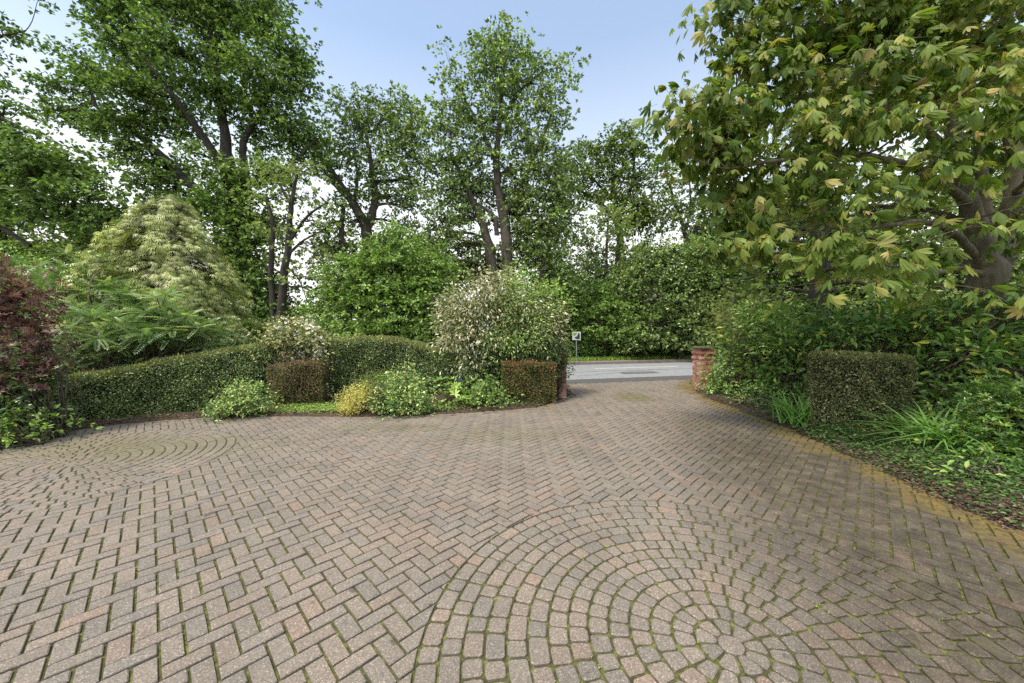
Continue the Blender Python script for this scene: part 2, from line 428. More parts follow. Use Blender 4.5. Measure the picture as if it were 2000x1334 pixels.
def build_driveway():
    mb = MB(); rr = random.Random(11)
    for poly, kind in kept:
        n = len(poly); c = poly.mean(0)
        area2 = np.dot(poly[:, 0], np.roll(poly[:, 1], -1)) - np.dot(poly[:, 1], np.roll(poly[:, 0], -1))
        if area2 < 0: poly = poly[::-1]
        near = np.linalg.norm(c) < 9
        cut = (.011 if kind else .004)
        # cut the corners so the blocks read as tumbled
        if near:
            P = []
            for i in range(n):
                a, b, d_ = poly[i - 1], poly[i], poly[(i + 1) % n]
                u = a - b; v = d_ - b; lu, lv = np.linalg.norm(u), np.linalg.norm(v)
                if lu < 1e-6 or lv < 1e-6: continue
                cosang = (u @ v) / (lu * lv)
                if cosang < -.85: P.append(b); continue
                q = min(cut * rr.uniform(.7, 1.4), lu * .3, lv * .3)
                P.append(b + u / lu * q); P.append(b + v / lv * q)
            P = np.array(P)
        else: P = poly
        n = len(P)
        jit = np.array([rr.uniform(-.0015, .0015), rr.uniform(-.0015, .0015)])
        P = P + jit; c = P.mean(0)
        rad = np.linalg.norm(P - c, axis=1, keepdims=True)
        bev = .006 if kind else .0045
        inner = c + (P - c) * (1 - bev * 1.3 / np.maximum(rad, .02))
        z = rr.uniform(-.0026, .0026); tx, ty = rr.uniform(-.022, .022), rr.uniform(-.022, .022)
        zi = z + (inner - c) @ np.array([tx, ty]); zo = z + (P - c) @ np.array([tx, ty]) - bev
        V = np.concatenate([np.column_stack([inner, zi]), np.column_stack([P, zo]), np.column_stack([P, zo - .02])])
        j = np.arange(n); jn = (j + 1) % n
        q1 = np.stack([n + j, n + jn, jn, j], 1); q2 = np.stack([2 * n + j, 2 * n + jn, n + jn, n + j], 1)
        mb.add(V, [np.arange(n)[None], q1, q2], rr.random(), rr.random())
    return mb
mb = build_driveway()
Vall = np.concatenate(mb.V)[:, :2]
ring_d = dist_line(Vall, right_line)
ins = inside(Vall, outline)
lft = dist_line(Vall, left_line)
def sstep(a, b, x):
    t = np.clip((x - a) / (b - a), 0, 1); return t * t * (3 - 2 * t)
moss = (1 - sstep(.0, .5, ring_d)) * sstep(3.4, 1.2, -(-Vall[:, 1] + 0)) if False else (1 - sstep(.12, .95, ring_d + .22 * np.sin(Vall[:, 1] * 5.1) * np.sin(Vall[:, 1] * 2.3 + Vall[:, 0] * 3)))
moss = np.maximum(moss, .8 * (1 - sstep(.0, .35, lft)))
# greenish algae film on the left circle and across the gateway
film = .52 * np.exp(-(((Vall[:, 0] + 5.6) / 2.9) ** 2 + ((Vall[:, 1] - 5.2) / 1.1) ** 2))
for (px, py, sx, sy, am) in ((1235, 775, .55, .9, .7), (1350, 758, .5, .8, .7), (1160, 765, .35, .5, .5), (1000, 850, 2.2, .9, .42), (1120, 880, 1.2, .6, .3), (760, 835, 2.0, .5, .45), (1060, 800, 1.0, .8, .4), (1380, 830, .8, .8, .4)):
    g = G(px, py); film = np.maximum(film, am * np.exp(-(((Vall[:, 0] - g[0]) / sx) ** 2 + ((Vall[:, 1] - g[1]) / sy) ** 2)))
# damp dirt and algae on the right, plus shade and vignette painted in
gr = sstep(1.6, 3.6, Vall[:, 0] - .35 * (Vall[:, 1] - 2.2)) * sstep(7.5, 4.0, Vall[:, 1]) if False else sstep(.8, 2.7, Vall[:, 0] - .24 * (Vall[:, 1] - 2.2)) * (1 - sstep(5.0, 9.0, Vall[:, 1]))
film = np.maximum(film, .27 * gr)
moss_at = moss * .8; film_at = film; grime_shade_at = gr

def paver_mat():
    m, N, L = mat('paver')
    a = N('ShaderNodeAttribute'); a.attribute_name = 'rnd'
    t = N('ShaderNodeAttribute'); t.attribute_name = 'tone'
    ms = N('ShaderNodeAttribute'); ms.attribute_name = 'moss'
    fi = N('ShaderNodeAttribute'); fi.attribute_name = 'film'
    r = ramp(N, [(0, (.214, .184, .155)), (.2, (.234, .197, .162)), (.6, (.25, .205, .166)), (.92, (.262, .206, .163)), (1, (.284, .206, .158))]); L(a.outputs['Fac'], r.inputs[0])
    mr = N('ShaderNodeMapRange'); L(t.outputs['Fac'], mr.inputs[0]); mr.inputs[3].default_value = .94; mr.inputs[4].default_value = 1.06
    hs = N('ShaderNodeHueSaturation'); L(r.outputs[0], hs.inputs['Color']); L(mr.outputs[0], hs.inputs['Value'])
    tc = N('ShaderNodeTexCoord')
    # exposed aggregate
    n1 = N('ShaderNodeTexVoronoi'); n1.inputs['Scale'].default_value = 210; L(tc.outputs['Object'], n1.inputs[0])
    rs = ramp(N, [(0, (.45, .45, .45)), (.45, (.85, .85, .85)), (.8, (1.0, 1.0, 1.0)), (.93, (1.5, 1.5, 1.5)), (1, (2.2, 2.2, 2.15))])
    sc_ = N('ShaderNodeSeparateColor'); L(n1.outputs['Color'], sc_.inputs[0]); L(sc_.outputs[0], rs.inputs[0])
    m1 = N('ShaderNodeMixRGB'); m1.blend_type = 'MULTIPLY'; m1.inputs[0].default_value = .75; L(hs.outputs[0], m1.inputs[1]); L(rs.outputs[0], m1.inputs[2])
    # weather stains
    n2 = N('ShaderNodeTexNoise'); n2.inputs['Scale'].default_value = 1.3; n2.inputs['Detail'].default_value = 7; n2.inputs['Roughness'].default_value = .6; L(tc.outputs['Object'], n2.inputs[0])
    r2 = ramp(N, [(.3, (.8, .79, .78)), (.5, (.97, .97, .96)), (.68, (1.08, 1.07, 1.05))]); L(n2.outputs[0], r2.inputs[0])
    m2 = N('ShaderNodeMixRGB'); m2.blend_type = 'MULTIPLY'; m2.inputs[0].default_value = .9; L(m1.outputs[0], m2.inputs[1]); L(r2.outputs[0], m2.inputs[2])
    n4 = N('ShaderNodeTexNoise'); n4.inputs['Scale'].default_value = 7.5; n4.inputs['Detail'].default_value = 4; L(tc.outputs['Object'], n4.inputs[0])
    r4 = ramp(N, [(.27, (.45, .43, .42)), (.36, (1, 1, 1)), (.9, (1, 1, 1))]); L(n4.outputs[0], r4.inputs[0])
    m4 = N('ShaderNodeMixRGB'); m4.blend_type = 'MULTIPLY'; m4.inputs[0].default_value = .8; L(m2.outputs[0], m4.inputs[1]); L(r4.outputs[0], m4.inputs[2])
    gi = N('ShaderNodeAttribute'); gi.attribute_name = 'grime_shade'
    m7 = N('ShaderNodeMixRGB'); m7.blend_type = 'MULTIPLY'; L(gi.outputs['Fac'], m7.inputs[0]); L(m4.outputs[0], m7.inputs[1])  # dirt and painted shade darken the right side together
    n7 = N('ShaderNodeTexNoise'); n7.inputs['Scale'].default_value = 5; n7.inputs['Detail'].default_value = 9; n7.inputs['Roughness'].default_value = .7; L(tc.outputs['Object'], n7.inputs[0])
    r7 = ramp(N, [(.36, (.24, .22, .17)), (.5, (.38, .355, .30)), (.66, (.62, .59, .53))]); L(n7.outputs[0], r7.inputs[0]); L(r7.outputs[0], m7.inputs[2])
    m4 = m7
    # algae film
    n3 = N('ShaderNodeTexNoise'); n3.inputs['Scale'].default_value = 5.5; n3.inputs['Detail'].default_value = 8; n3.inputs['Roughness'].default_value = .7; L(tc.outputs['Object'], n3.inputs[0])
    def mask(attr, lo, hi):
        ad = N('ShaderNodeMath'); ad.operation = 'ADD'; L(attr.outputs['Fac'], ad.inputs[0]); L(n3.outputs[0], ad.inputs[1])
        q = N('ShaderNodeMapRange'); q.clamp = True; L(ad.outputs[0], q.inputs[0]); q.inputs[1].default_value = lo; q.inputs[2].default_value = hi
        return q
    q1 = mask(fi, .75, 1.25)
    m5 = N('ShaderNodeMixRGB'); L(q1.outputs[0], m5.inputs[0]); L(m4.outputs[0], m5.inputs[1]); m5.inputs[2].default_value = (.15, .135, .055, 1)
    q2 = mask(ms, 1.0, 1.38)
    r3 = ramp(N, [(.33, (.05, .045, .015)), (.44, (.13, .10, .02)), (.52, (.24, .14, .03)), (.58, (.11, .085, .03)), (.66, (.22, .19, .035)), (.78, (.1, .07, .035))])
    n5 = N('ShaderNodeTexNoise'); n5.inputs['Scale'].default_value = 19; n5.inputs['Detail'].default_value = 6; L(tc.outputs['Object'], n5.inputs[0]); L(n5.outputs[0], r3.inputs[0])
    m6 = N('ShaderNodeMixRGB'); L(q2.outputs[0], m6.inputs[0]); L(m5.outputs[0], m6.inputs[1]); L(r3.outputs[0], m6.inputs[2])
    b = N('ShaderNodeBsdfPrincipled'); L(m6.outputs[0], b.inputs['Base Color']); b.inputs['Roughness'].default_value = .82
    ad = N('ShaderNodeMath'); ad.operation = 'ADD'; L(n1.outputs['Distance'], ad.inputs[0]); L(n5.outputs[0], ad.inputs[1])
    bu = N('ShaderNodeBump'); L(ad.outputs[0], bu.inputs['Height']); bu.inputs['Strength'].default_value = .5; bu.inputs['Distance'].default_value = .003
    L(bu.outputs[0], b.inputs['Normal'])
    o = N('ShaderNodeOutputMaterial'); L(b.outputs[0], o.inputs[0]); return m
mb.A['moss'] = [moss_at.astype(np.float32)]; mb.A['film'] = [film_at.astype(np.float32)]; mb.A['grime_shade'] = [grime_shade_at.astype(np.float32)]
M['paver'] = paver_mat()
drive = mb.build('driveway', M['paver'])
tag(drive, 'block paved driveway in herringbone with two laid circles', None, None, 'structure')

# mossy jointing sand under the blocks
M['joint'] = simple_noise_mat('joint_moss', [(.3, (.03, .028, .01)), (.5, (.075, .075, .02)), (.66, (.18, .2, .035)), (.8, (.3, .32, .07))], 24, bump=1, dist=.008)
mb = MB(); mb.add(np.column_stack([outline, np.full(len(outline), -.0145)]), [np.arange(len(outline))[None]])
tag(mb.build('jointing_sand', M['joint']), 'mossy sand in the joints of the paving', None, None, 'structure')

# ground sheet to the horizon
mb = MB(); mb.add([(-600, -200, -.06), (600, -200, -.06), (600, 1200, -.06), (-600, 1200, -.06)], [[[0, 1, 2, 3]]])
tag(mb.build('ground', M['ground']), 'woodland ground', None, None, 'structure')

# planting-bed soil: gently heaped outside the paving, bounded by the road
th = R(15); ru = np.array([math.cos(th), math.sin(th)]); rn = np.array([-math.sin(th), math.cos(th)])
gx, gy = np.meshgrid(np.linspace(-13, 13, 261), np.linspace(-2.6, 13.6, 163))
gp = np.column_stack([gx.ravel(), gy.ravel()])
ins = inside(gp, outline); dd = np.minimum(dist_line(gp, left_line), dist_line(gp, right_line)); dd = np.where(ins, -dd, dd)
nn = gp @ rn
zz = -.05 + .075 * sstep(-.03, .12, dd) + .10 * sstep(.1, 1.2, dd) + .012 * rng.normal(0, 1, len(gp)) * sstep(0, .1, dd)
zz = np.where(nn > 10.55, -.08, zz)
mb = MB(); nx, ny = 261, 163
ii = (np.arange(ny - 1)[:, None] * nx + np.arange(nx - 1)[None]).ravel()
fq = np.stack([ii, ii + 1, ii + nx + 1, ii + nx], 1)
mb.add(np.column_stack([gp, zz]), [fq[(nn[fq].max(1) < 10.7) & (dd[fq].max(1) > -.2)]])
tag(mb.build('soil', M['soil'], smooth=True), 'brown planting bed soil', None, None, 'structure')
def soil_z(x, y):
    p = np.array([[x, y]]); d_ = min(dist_line(p, left_line)[0], dist_line(p, right_line)[0])
    return float(-.05 + .075 * sstep(-.03, .12, d_) + .10 * sstep(.1, 1.2, d_))

def strip(name, n0, n1, z, m, label, s0=-60, s1=60, segs=60, kind='structure'):
    mb = MB(); P = []
    for s in np.linspace(s0, s1, segs):
        for q in (n0, n1): v = ru * s + rn * q; P.append((v[0], v[1], z))
    i = np.arange(segs - 1) * 2
    mb.add(P, [np.stack([i, i + 2, i + 3, i + 1], 1)]); o = mb.build(name, m); tag(o, label, None, None, kind); return o
M['asphalt'] = simple_noise_mat('asphalt', [(.3, (.22, .226, .234)), (.5, (.27, .274, .282)), (.7, (.32, .323, .33))], 3.0, rough=.8, bump=.2, dist=.004, detail=12)
M['asphalt_shade_gutter'] = simple_noise_mat('shade_gutter_asphalt', [(.3, (.065, .062, .06)), (.7, (.12, .115, .11))], 9.0, rough=.85, bump=.4, dist=.004, detail=12)  # shade on the crossing painted as a darker tone; the gutter shares it
M['kerb'] = simple_noise_mat('kerb_stone', [(.3, (.2, .15, .13)), (.7, (.33, .25, .22))], 14)
M['paint'] = simple_noise_mat('road_paint', [(.25, (.45, .45, .44)), (.5, (.8, .8, .78))], 6, rough=.6, bump=.1)
M['paint_worn'] = simple_noise_mat('worn_road_paint', [(.35, (.2, .2, .19)), (.6, (.42, .41, .37))], 10, rough=.7, bump=.1)
strip('road', 11.85, 17.5, -.02, M['asphalt'], 'grey asphalt road')
strip('pavement', 10.62, 11.85, -.016, M['asphalt_shade_gutter'], 'asphalt pavement crossing at the gateway, shade painted into its colour')
strip('verge', 18.0, 60, .05, M['ground'], 'grassy verge ground')
# far kerb and narrow footway: a real step
mb = MB(); P = []
ss = np.linspace(-60, 60, 121)
for s in ss:
    for q, z in ((17.5, -.03), (17.5, .09), (17.63, .10), (18.1, .10), (18.1, -.03)):
        v = ru * s + rn * q; P.append((v[0], v[1], z))
f = []
for i in range(120):
    for k in range(4): a = i * 5 + k; f.append([a, a + 5, a + 6, a + 1])
mb.add(P, [np.array(f)]); tag(mb.build('kerb', M['kerb']), 'reddish kerb and footway edge beyond the road', None, None, 'structure')
# paint: dashes
def dash(n, s, ln, wd, m, lab):
    mb = MB(); a = ru * s + rn * (n - wd / 2); b = ru * (s + ln) + rn * (n - wd / 2); c = ru * (s + ln) + rn * (n + wd / 2); d_ = ru * s + rn * (n + wd / 2)
    mb.add([(*a, -.016), (*b, -.016), (*c, -.016), (*d_, -.016)], [[[0, 1, 2, 3]]]); tag(mb.build('road_marking', m), lab, None, None, 'structure')
sA = G(1160, 719) @ ru
for i in range(-4, 4): dash(15.2, sA + i * 8.4, 4.6, .12, M['paint'], 'white centre line dash on the road')
sB = G(1118, 741) @ ru
for i in range(-6, 9): dash(12.0, sB + .25 + i * 1.15, .75, .12, M['paint_worn'], 'worn edge dash at the driveway mouth')

# gutter, tarmac repairs and tar lines give the road its wear
M['tar'] = simple_noise_mat('tar', [(.3, (.1, .1, .1)), (.7, (.17, .17, .17))], 9, rough=.6, bump=.2)
strip('gutter', 17.28, 17.5, -.0155, M['asphalt_shade_gutter'], 'dark gutter along the far kerb')
def ribbon(name, pts_, wd, m, z, lab):
    mb = MB(); P = []
    for q in pts_:
        v = ru * q[0] + rn * q[1]; P += [(v[0], v[1] - wd / 2, z), (v[0], v[1] + wd / 2, z)]
    i = np.arange(len(pts_) - 1) * 2
    mb.add(P, [np.stack([i, i + 2, i + 3, i + 1], 1)]); tag(mb.build(name, m), lab, None, None, 'structure')
ribbon('road_seam', [(s0, 14.1 + .06 * math.sin(s0 * 1.7)) for s0 in np.linspace(2, 20, 40)], .05, M['tar'], -.0155, 'dark seam line along the road')
ribbon('road_crack', [(6 + k * .35, 12.7 + .12 * k + .05 * math.sin(k * 2.1)) for k in range(14)], .035, M['tar'], -.0152, 'crack in the asphalt')
ribbon('road_patch', [(8.2, 13.2), (9.9, 13.2)], .7, M['tar'], -.0158, 'squarish tarmac repair')

# ------------------------------------------------------------ vegetation builders
def cloud(n, c, r, shell=.4):
    """n points in an ellipsoid, leaning to its skin"""
    v = norm(rng.normal(0, 1, (n, 3))); q = rng.random(n) ** shell
    return c + v * q[:, None] * r, v

def foliage(mb, T, c, r, size, cover, area, per=20, spread=None, droop=.2, up=.7, tone_j=.5, flat=.5, shell=.45, rj=.25, mi=0, zmin=None, zout=.25, gaps=0.0, stray=0.0, sub=1):
    """leaf sprays filling one ellipsoid; returns the spray centres"""
    c = np.asarray(c, float); r = np.broadcast_to(np.asarray(r, float), (3,))
    nl = cover * math.pi * r[0] * r[2] / (area * size * size)
    ns = max(3, int(nl / per))
    S, v = cloud(ns, c, r, shell)
    if gaps > 0:
        fq = 3.3 / max(.5, min(r[0], r[2])) if r[0] > .8 else 3.0 / max(.15, r[0])
        ph = rng.uniform(0, 6.28, 6)
        g_ = np.sin(S[:, 0] * fq + ph[0] + 1.3 * np.sin(S[:, 2] * fq * .7 + ph[3])) + np.sin(S[:, 2] * fq * 1.3 + ph[1] + np.sin(S[:, 1] * fq + ph[4])) + np.sin(S[:, 1] * fq * 1.1 + ph[2])
        k_ = g_ > np.quantile(g_, gaps); S = S[k_]; v = v[k_]; ns = len(S)
    if stray > 0:
        k_ = rng.random(ns) < stray; S[k_] = c + (S[k_] - c) * rng.uniform(1.12, 1.42, (k_.sum(), 1))
    if zmin is not None: S[:, 2] = np.maximum(S[:, 2], zmin + .03)
    if spread is None: spread = size * 1.9
    n = ns * per
    if sub > 1:                                  # leaves gather in tufts at the twig ends
        per = max(1, round(per / sub)) * sub; n = ns * per; nsub = per // sub
        o1 = rng.normal(0, 1, (ns, nsub, 1, 3)) * np.array([spread, spread, spread * flat]) * 1.25
        o2 = rng.normal(0, 1, (ns, nsub, sub, 3)); o2 /= np.linalg.norm(o2, axis=3, keepdims=True)
        o2[..., 2] = o2[..., 2] * .6 + .15
        off = (o1 + o2 * size * .28).reshape(ns, per, 3); tuft = (o2 * spread * 3).reshape(ns, per, 3)
    else:
        off = rng.normal(0, 1, (ns, per, 3)) * np.array([spread, spread, spread * flat]); tuft = 0
    out = norm(v * np.array([1, 1, .3]))
    off += out[:, None] * spread * .3
    P = S[:, None] + off
    rad = np.linalg.norm(off[:, :, :2], axis=2)
    P[:, :, 2] -= droop * rad
    Y = norm(off + out[:, None] * spread * .8 + tuft) + rng.normal(0, .35, (ns, per, 3)); Y[:, :, 2] -= droop * 1.2
    Z = rng.normal(0, 1 - up, (ns, per, 3)) * 1.2 + np.array([0, 0, up]) + v[:, None] * zout + (np.array([0, -.5, 0]) if zout > .5 else 0)
    tone = np.repeat(np.clip(.5 + rng.normal(0, .28 * tone_j, ns), 0, 1), per)
    sz = size * (1 + rng.uniform(-rj, rj, n))
    P = P.reshape(-1, 3)
    if zmin is not None:
        k = P[:, 2] > zmin; P = P[k]; Y = Y.reshape(-1, 3)[k]; Z = Z.reshape(-1, 3)[k]; sz = sz[k]; tone = tone[k]
    place(mb, T, P, Y.reshape(-1, 3), Z.reshape(-1, 3), sz, None, tone, mi)
    return S

AREA = {'d': .27, 'o': .33}
TD = t_diamond(.62); TO = t_oval(.5); TOn = t_oval(.36, .15)

def tree(name, label, cat, base, skel, blobs, leaf, bark, size=.15, cover=2.6, T=TD, area=.3, group=None, per=22, droop=.2, up=.6, spread=None, twigs=True, limb=.10, flat=.5, shell=.42, rj=.25, zout=.25, gaps=.34):
    """base (px, Y); skel: list of [(px, py, radius px, dY)...]; blobs: (px, py, rx, ry, dY)"""
    if T is TD: size *= 1.15; cover *= 2.2; per = int(per * 1.5); spread = size * 1.75 if spread is None else spread
    Y0 = base[1]; bx = (base[0] - 1000) * Y0 / F
    root = np.array([bx, Y0, -.02]); t = empty(name, root, label, cat, group)
    mt = MB(); joints = []
    for line in skel:
        P = []; Rr = []
        for q in line:
            dy = q[3] if len(q) > 3 else 0
            P.append(W(q[0], q[1], Y0 + dy)); Rr.append(q[2] * Y0 / F)
        P = np.array(P); Rr = np.array(Rr)
        # resample smoothly
        tt = np.linspace(0, len(P) - 1, 6 * (len(P) - 1) + 1)
        Ps = np.stack([np.interp(tt, np.arange(len(P)), P[:, k]) for k in range(3)], 1)
        Rs = np.interp(tt, np.arange(len(P)), Rr)
        ker = np.array([.25, .5, .25])
        for _ in range(4):
            for k in range(3): Ps[1:-1, k] = np.convolve(Ps[:, k], ker, 'valid')
        Ps[1:-1] += rng.normal(0, 1, (len(Ps) - 2, 3)) * Rs[1:-1, None] * .12
        tubes(mt, Ps, Rs, 9); joints += [(p, r) for p, r in zip(Ps[len(Ps) // 4:], Rs[len(Ps) // 4:])]
    JP = np.array([j[0] for j in joints]); JR = np.array([j[1] for j in joints])
    ml = MB()
    for b in blobs:
        c = W(b[0], b[1], Y0 + b[4]); rx = b[2] * (Y0 + b[4]) / F; rz = b[3] * (Y0 + b[4]) / F
        r = np.array([rx, (rx + rz) / 2 * .9, rz])
        cov = cover * (b[5] if len(b) > 5 else 1)
        S = foliage(ml, T, c, r, size, cov, area, per, spread, droop, up, flat=flat, shell=shell, rj=rj, zout=zout, gaps=gaps, stray=.06, sub=(6 if T is TD else 1))
        if twigs:
            dj = np.linalg.norm(JP - c, axis=1) + .6 * np.maximum(0, JP[:, 2] - c[2])
            i = int(np.argmin(dj)); a = JP[i]; lr = min(JR[i] * .7, limb * (rx ** .8))
            lp = curve_pts(a, c, 8, .09, .06)
            tubes(mt, lp, np.linspace(lr, lr * .35, 8)[None], 6)
            k = np.arange(0, len(S), max(1, len(S) // 60)); tgt = S[k]
            st = lp[0][rng.integers(3, 8, len(tgt))]
            tp = curve_pts(st, tgt, 5, .13, .05)
            tubes(mt, tp, np.broadcast_to(np.linspace(lr * .28, lr * .05, 5), (len(tgt), 5)), 4)
            # finer twigs
            k2 = rng.integers(0, len(S), min(len(S), 2 * len(tgt))); t2 = S[k2]
            near = tp[rng.integers(0, len(tp), len(t2)), 3]
            d2 = np.linalg.norm(t2[:, None] - tp[None, :, 3], axis=2); near = tp[np.argmin(d2, 1), 2]
            q2 = curve_pts(near, t2, 4, .12, .03); tubes(mt, q2, np.broadcast_to(np.linspace(lr * .12, lr * .03, 4), (len(t2), 4)), 3)
    mt.build('trunk', M[bark], t, root, smooth=True)
    if ml.n: ml.build('crown', M[leaf], t, root)
    return t

def shrub(name, label, cat, base, blobs, leaf, size, cover=5, T=TO, area=.33, group=None, stems=6, bark='twig', zmin=None, per=14, droop=.15, up=.55, spread=None, flat=.6, shell=.35, extra=None, rj=.3, upleaf=0):
    """base (x, y) metres; blobs in metres: (x, y, z, rx, ry, rz)"""
    z0 = soil_z(*base) - .02 if base[1] < 11.5 else 0.0
    root = np.array([base[0], base[1], z0]); t = empty(name, root, label, cat, group)
    ml = MB(); ms = MB()
    for b in blobs:
        c = np.array(b[:3]); r = np.array(b[3:6])
        S = foliage(ml, T, c, r, size, cover, area, per, spread, droop, up, flat=flat, shell=shell, rj=rj, zmin=(z0 + .01 if zmin is None else zmin), gaps=.18, stray=.12, sub=(4 if (T is TO or T is TD) and per >= 8 else 1))
        k = min(len(S), int(stems * 4))
        tgt = S[rng.integers(0, len(S), k)]
        a = np.tile(root, (k, 1)) + rng.normal(0, .03, (k, 3)) * np.array([1, 1, 0])
        tubes(ms, curve_pts(a, tgt, 6, .08, .03), np.broadcast_to(np.linspace(.014, .003, 6), (k, 6)) * (r.max() ** .5 + .3), 4)
    ms.build('stems', M[bark], t, root, smooth=True)
    ml.build('foliage', M[leaf], t, root)
    if extra: extra(t, root, blobs)
    return t

def PB(px, py, Y, rx, ry, dy=None):
    """a shrub lobe from where it is seen: centre pixel, distance, half sizes in px"""
    c = W(px, py, Y); a, b = rx * Y / F, ry * Y / F
    return (c[0], c[1], c[2], a, dy if dy else a * .9, b)

# ---- clipped hedges: leaves on a shaped surface, dense twiggy inside
def hedge_along(name, label, path, top, depth, leafs, size=.028, dens=1700, z0=.02, group=None, rnd_top=.12, base_in=.0, cat='hedge'):
    """path: (n,2) front line; top: height at each point; depth: width"""
    path = np.array(path, float); top = np.array(top, float)
    seg = np.diff(path, axis=0); sl = np.linalg.norm(seg, axis=1); cum = np.concatenate([[0], np.cumsum(sl)]); Ltot = cum[-1]
    root = np.array([*path.mean(0), z0]); t = empty(name, root, label, cat, group)
    def base(s):
        x = np.interp(s, cum, path[:, 0]); y = np.interp(s, cum, path[:, 1]); h = np.interp(s, cum, top)
        e = .15; dx = np.interp(s + e, cum, path[:, 0]) - np.interp(s - e, cum, path[:, 0]); dy = np.interp(s + e, cum, path[:, 1]) - np.interp(s - e, cum, path[:, 1])
        l = np.hypot(dx, dy) + 1e-9
        return x, y, h, dx / l, dy / l
    def surf(s, u, shrink=0):
        """u 0..1: up the front, over the top, down the back (cross-section girth)"""
        x, y, h, dx, dy = base(s)
        nx_, ny_ = dy, -dx                      # toward the viewer
        hh = h - z0; rr = rnd_top
        g = hh + depth + hh; p = u * g
        # rounded rectangle section, coordinates: a = across (0 front .. depth back), z
        a = np.where(p < hh, 0, np.where(p < hh + depth, p - hh, depth)); z = np.where(p < hh, p, np.where(p < hh + depth, hh, g - p))
        na = np.where(p < hh, -1., np.where(p < hh + depth, 0, 1.)); nz = np.where((p >= hh) & (p < hh + depth), 1., 0.)
        # round the shoulders
        for sgn, a0 in ((1, 0), (-1, depth)):
            ca = a0 + sgn * rr; cz = hh - rr
            m_ = ((a - ca) * sgn < 0) & (z > cz)
            da = (a - ca); dz = (z - cz); L2 = np.hypot(da, dz) + 1e-9; k = np.minimum(1, rr / L2)
            a = np.where(m_, ca + da * k, a); z = np.where(m_, cz + dz * k, z)
            na = np.where(m_, da / L2, na); nz = np.where(m_, dz / L2, nz)
        a = a + base_in * (1 - np.clip(z / hh, 0, 1)) ** 2 * np.where(na <= 0, 1, -1)
        wob = .03 * np.sin(s * 3.1 + z * 2.3) + .025 * np.sin(s * 7.7 + 1.3 - z * 5) + .015 * np.sin(s * 15 + z * 11)
        a = a + na * (wob - shrink); z = z + nz * (wob * .5 - shrink)
        P = np.stack([x - nx_ * a, y - ny_ * a, z0 + z], -1)
        Nn = np.stack([-nx_ * na, -ny_ * na, nz], -1)
        return P, Nn, nz
    hm = top.mean() - z0; girth = 2 * hm + depth
    # solid twiggy inside
    mc = MB(); su = np.linspace(0, Ltot, max(8, int(Ltot / .12))); uu = np.linspace(0, 1, 26)
    SS, UU = np.meshgrid(su, uu, indexing='ij'); P, _, _ = surf(SS.ravel(), UU.ravel(), .09)
    a_, b_ = SS.shape; i = (np.arange(a_ - 1)[:, None] * b_ + np.arange(b_ - 1)[None]).ravel()
    ends = [np.arange(b_)[None], ((a_ - 1) * b_ + np.arange(b_))[::-1][None]]
    mc.add(P, [np.stack([i, i + b_, i + b_ + 1, i + 1], 1)] + ends)
    mc.build('twiggy_core', M['core'], t, root)
    ml = MB(); n = int(dens * Ltot * girth)
    s = rng.random(n) * Ltot; u = rng.random(n); dep = rng.random(n) ** 1.5 * .085 - .012
    P, Nn, nz = surf(s, u, dep)
    # ends
    ne = int(dens * hm * depth); 
    for se, sg in ((0, -1), (Ltot, 1)):
        x, y, h, dx, dy = base(np.full(ne, float(se))); a = rng.random(ne) * depth; z = rng.random(ne) * (h - z0)
        k = 1 - np.clip((z - (h - z0 - rnd_top)) / rnd_top, 0, 1) * .5
        off = sg * (.02 - rng.random(ne) ** 1.5 * .08)
        Pe = np.stack([x - dy * a + dx * off, y + dx * a + dy * off, z0 + z], -1)
        P = np.concatenate([P, Pe]); Nn = np.concatenate([Nn, np.stack([dx * sg, dy * sg, np.zeros(ne)], -1)]); nz = np.concatenate([nz, np.zeros(ne)])
    m_ = len(P)
    Zv = Nn + rng.normal(0, .75, (m_, 3)) + np.array([0, 0, .35]); Yv = rng.normal(0, 1, (m_, 3)) + Nn * .8 + np.array([0, 0, .3])
    # clumps of tone
    tone = .5 + .22 * np.sin(P[:, 0] * 5.3 + P[:, 2] * 7) * np.sin(P[:, 2] * 9.1 + P[:, 0] * 3.7 + 2) + rng.normal(0, .12, m_)
    rn_ = rng.random(m_)
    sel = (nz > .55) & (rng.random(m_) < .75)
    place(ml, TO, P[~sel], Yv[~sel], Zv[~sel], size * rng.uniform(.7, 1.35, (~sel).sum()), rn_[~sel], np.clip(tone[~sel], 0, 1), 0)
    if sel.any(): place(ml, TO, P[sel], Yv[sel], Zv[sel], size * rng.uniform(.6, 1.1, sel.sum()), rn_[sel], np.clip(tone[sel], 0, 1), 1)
    # a few unclipped shoots
    k = rng.integers(0, m_, m_ // 90); 
    place(ml, TOn, P[k] + Nn[k] * .02, Nn[k] + rng.normal(0, .4, (len(k), 3)) + np.array([0, 0, .6]), Zv[k], size * 1.7, rn_[k], tone[k] * 0 + .8, 1)
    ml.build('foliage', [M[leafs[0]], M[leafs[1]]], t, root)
    return t
M['core'] = simple_noise_mat('hedge_inside', [(.35, (.012, .014, .007)), (.6, (.035, .03, .016)), (.75, (.06, .045, .03))], 45, bump=1, dist=.03)

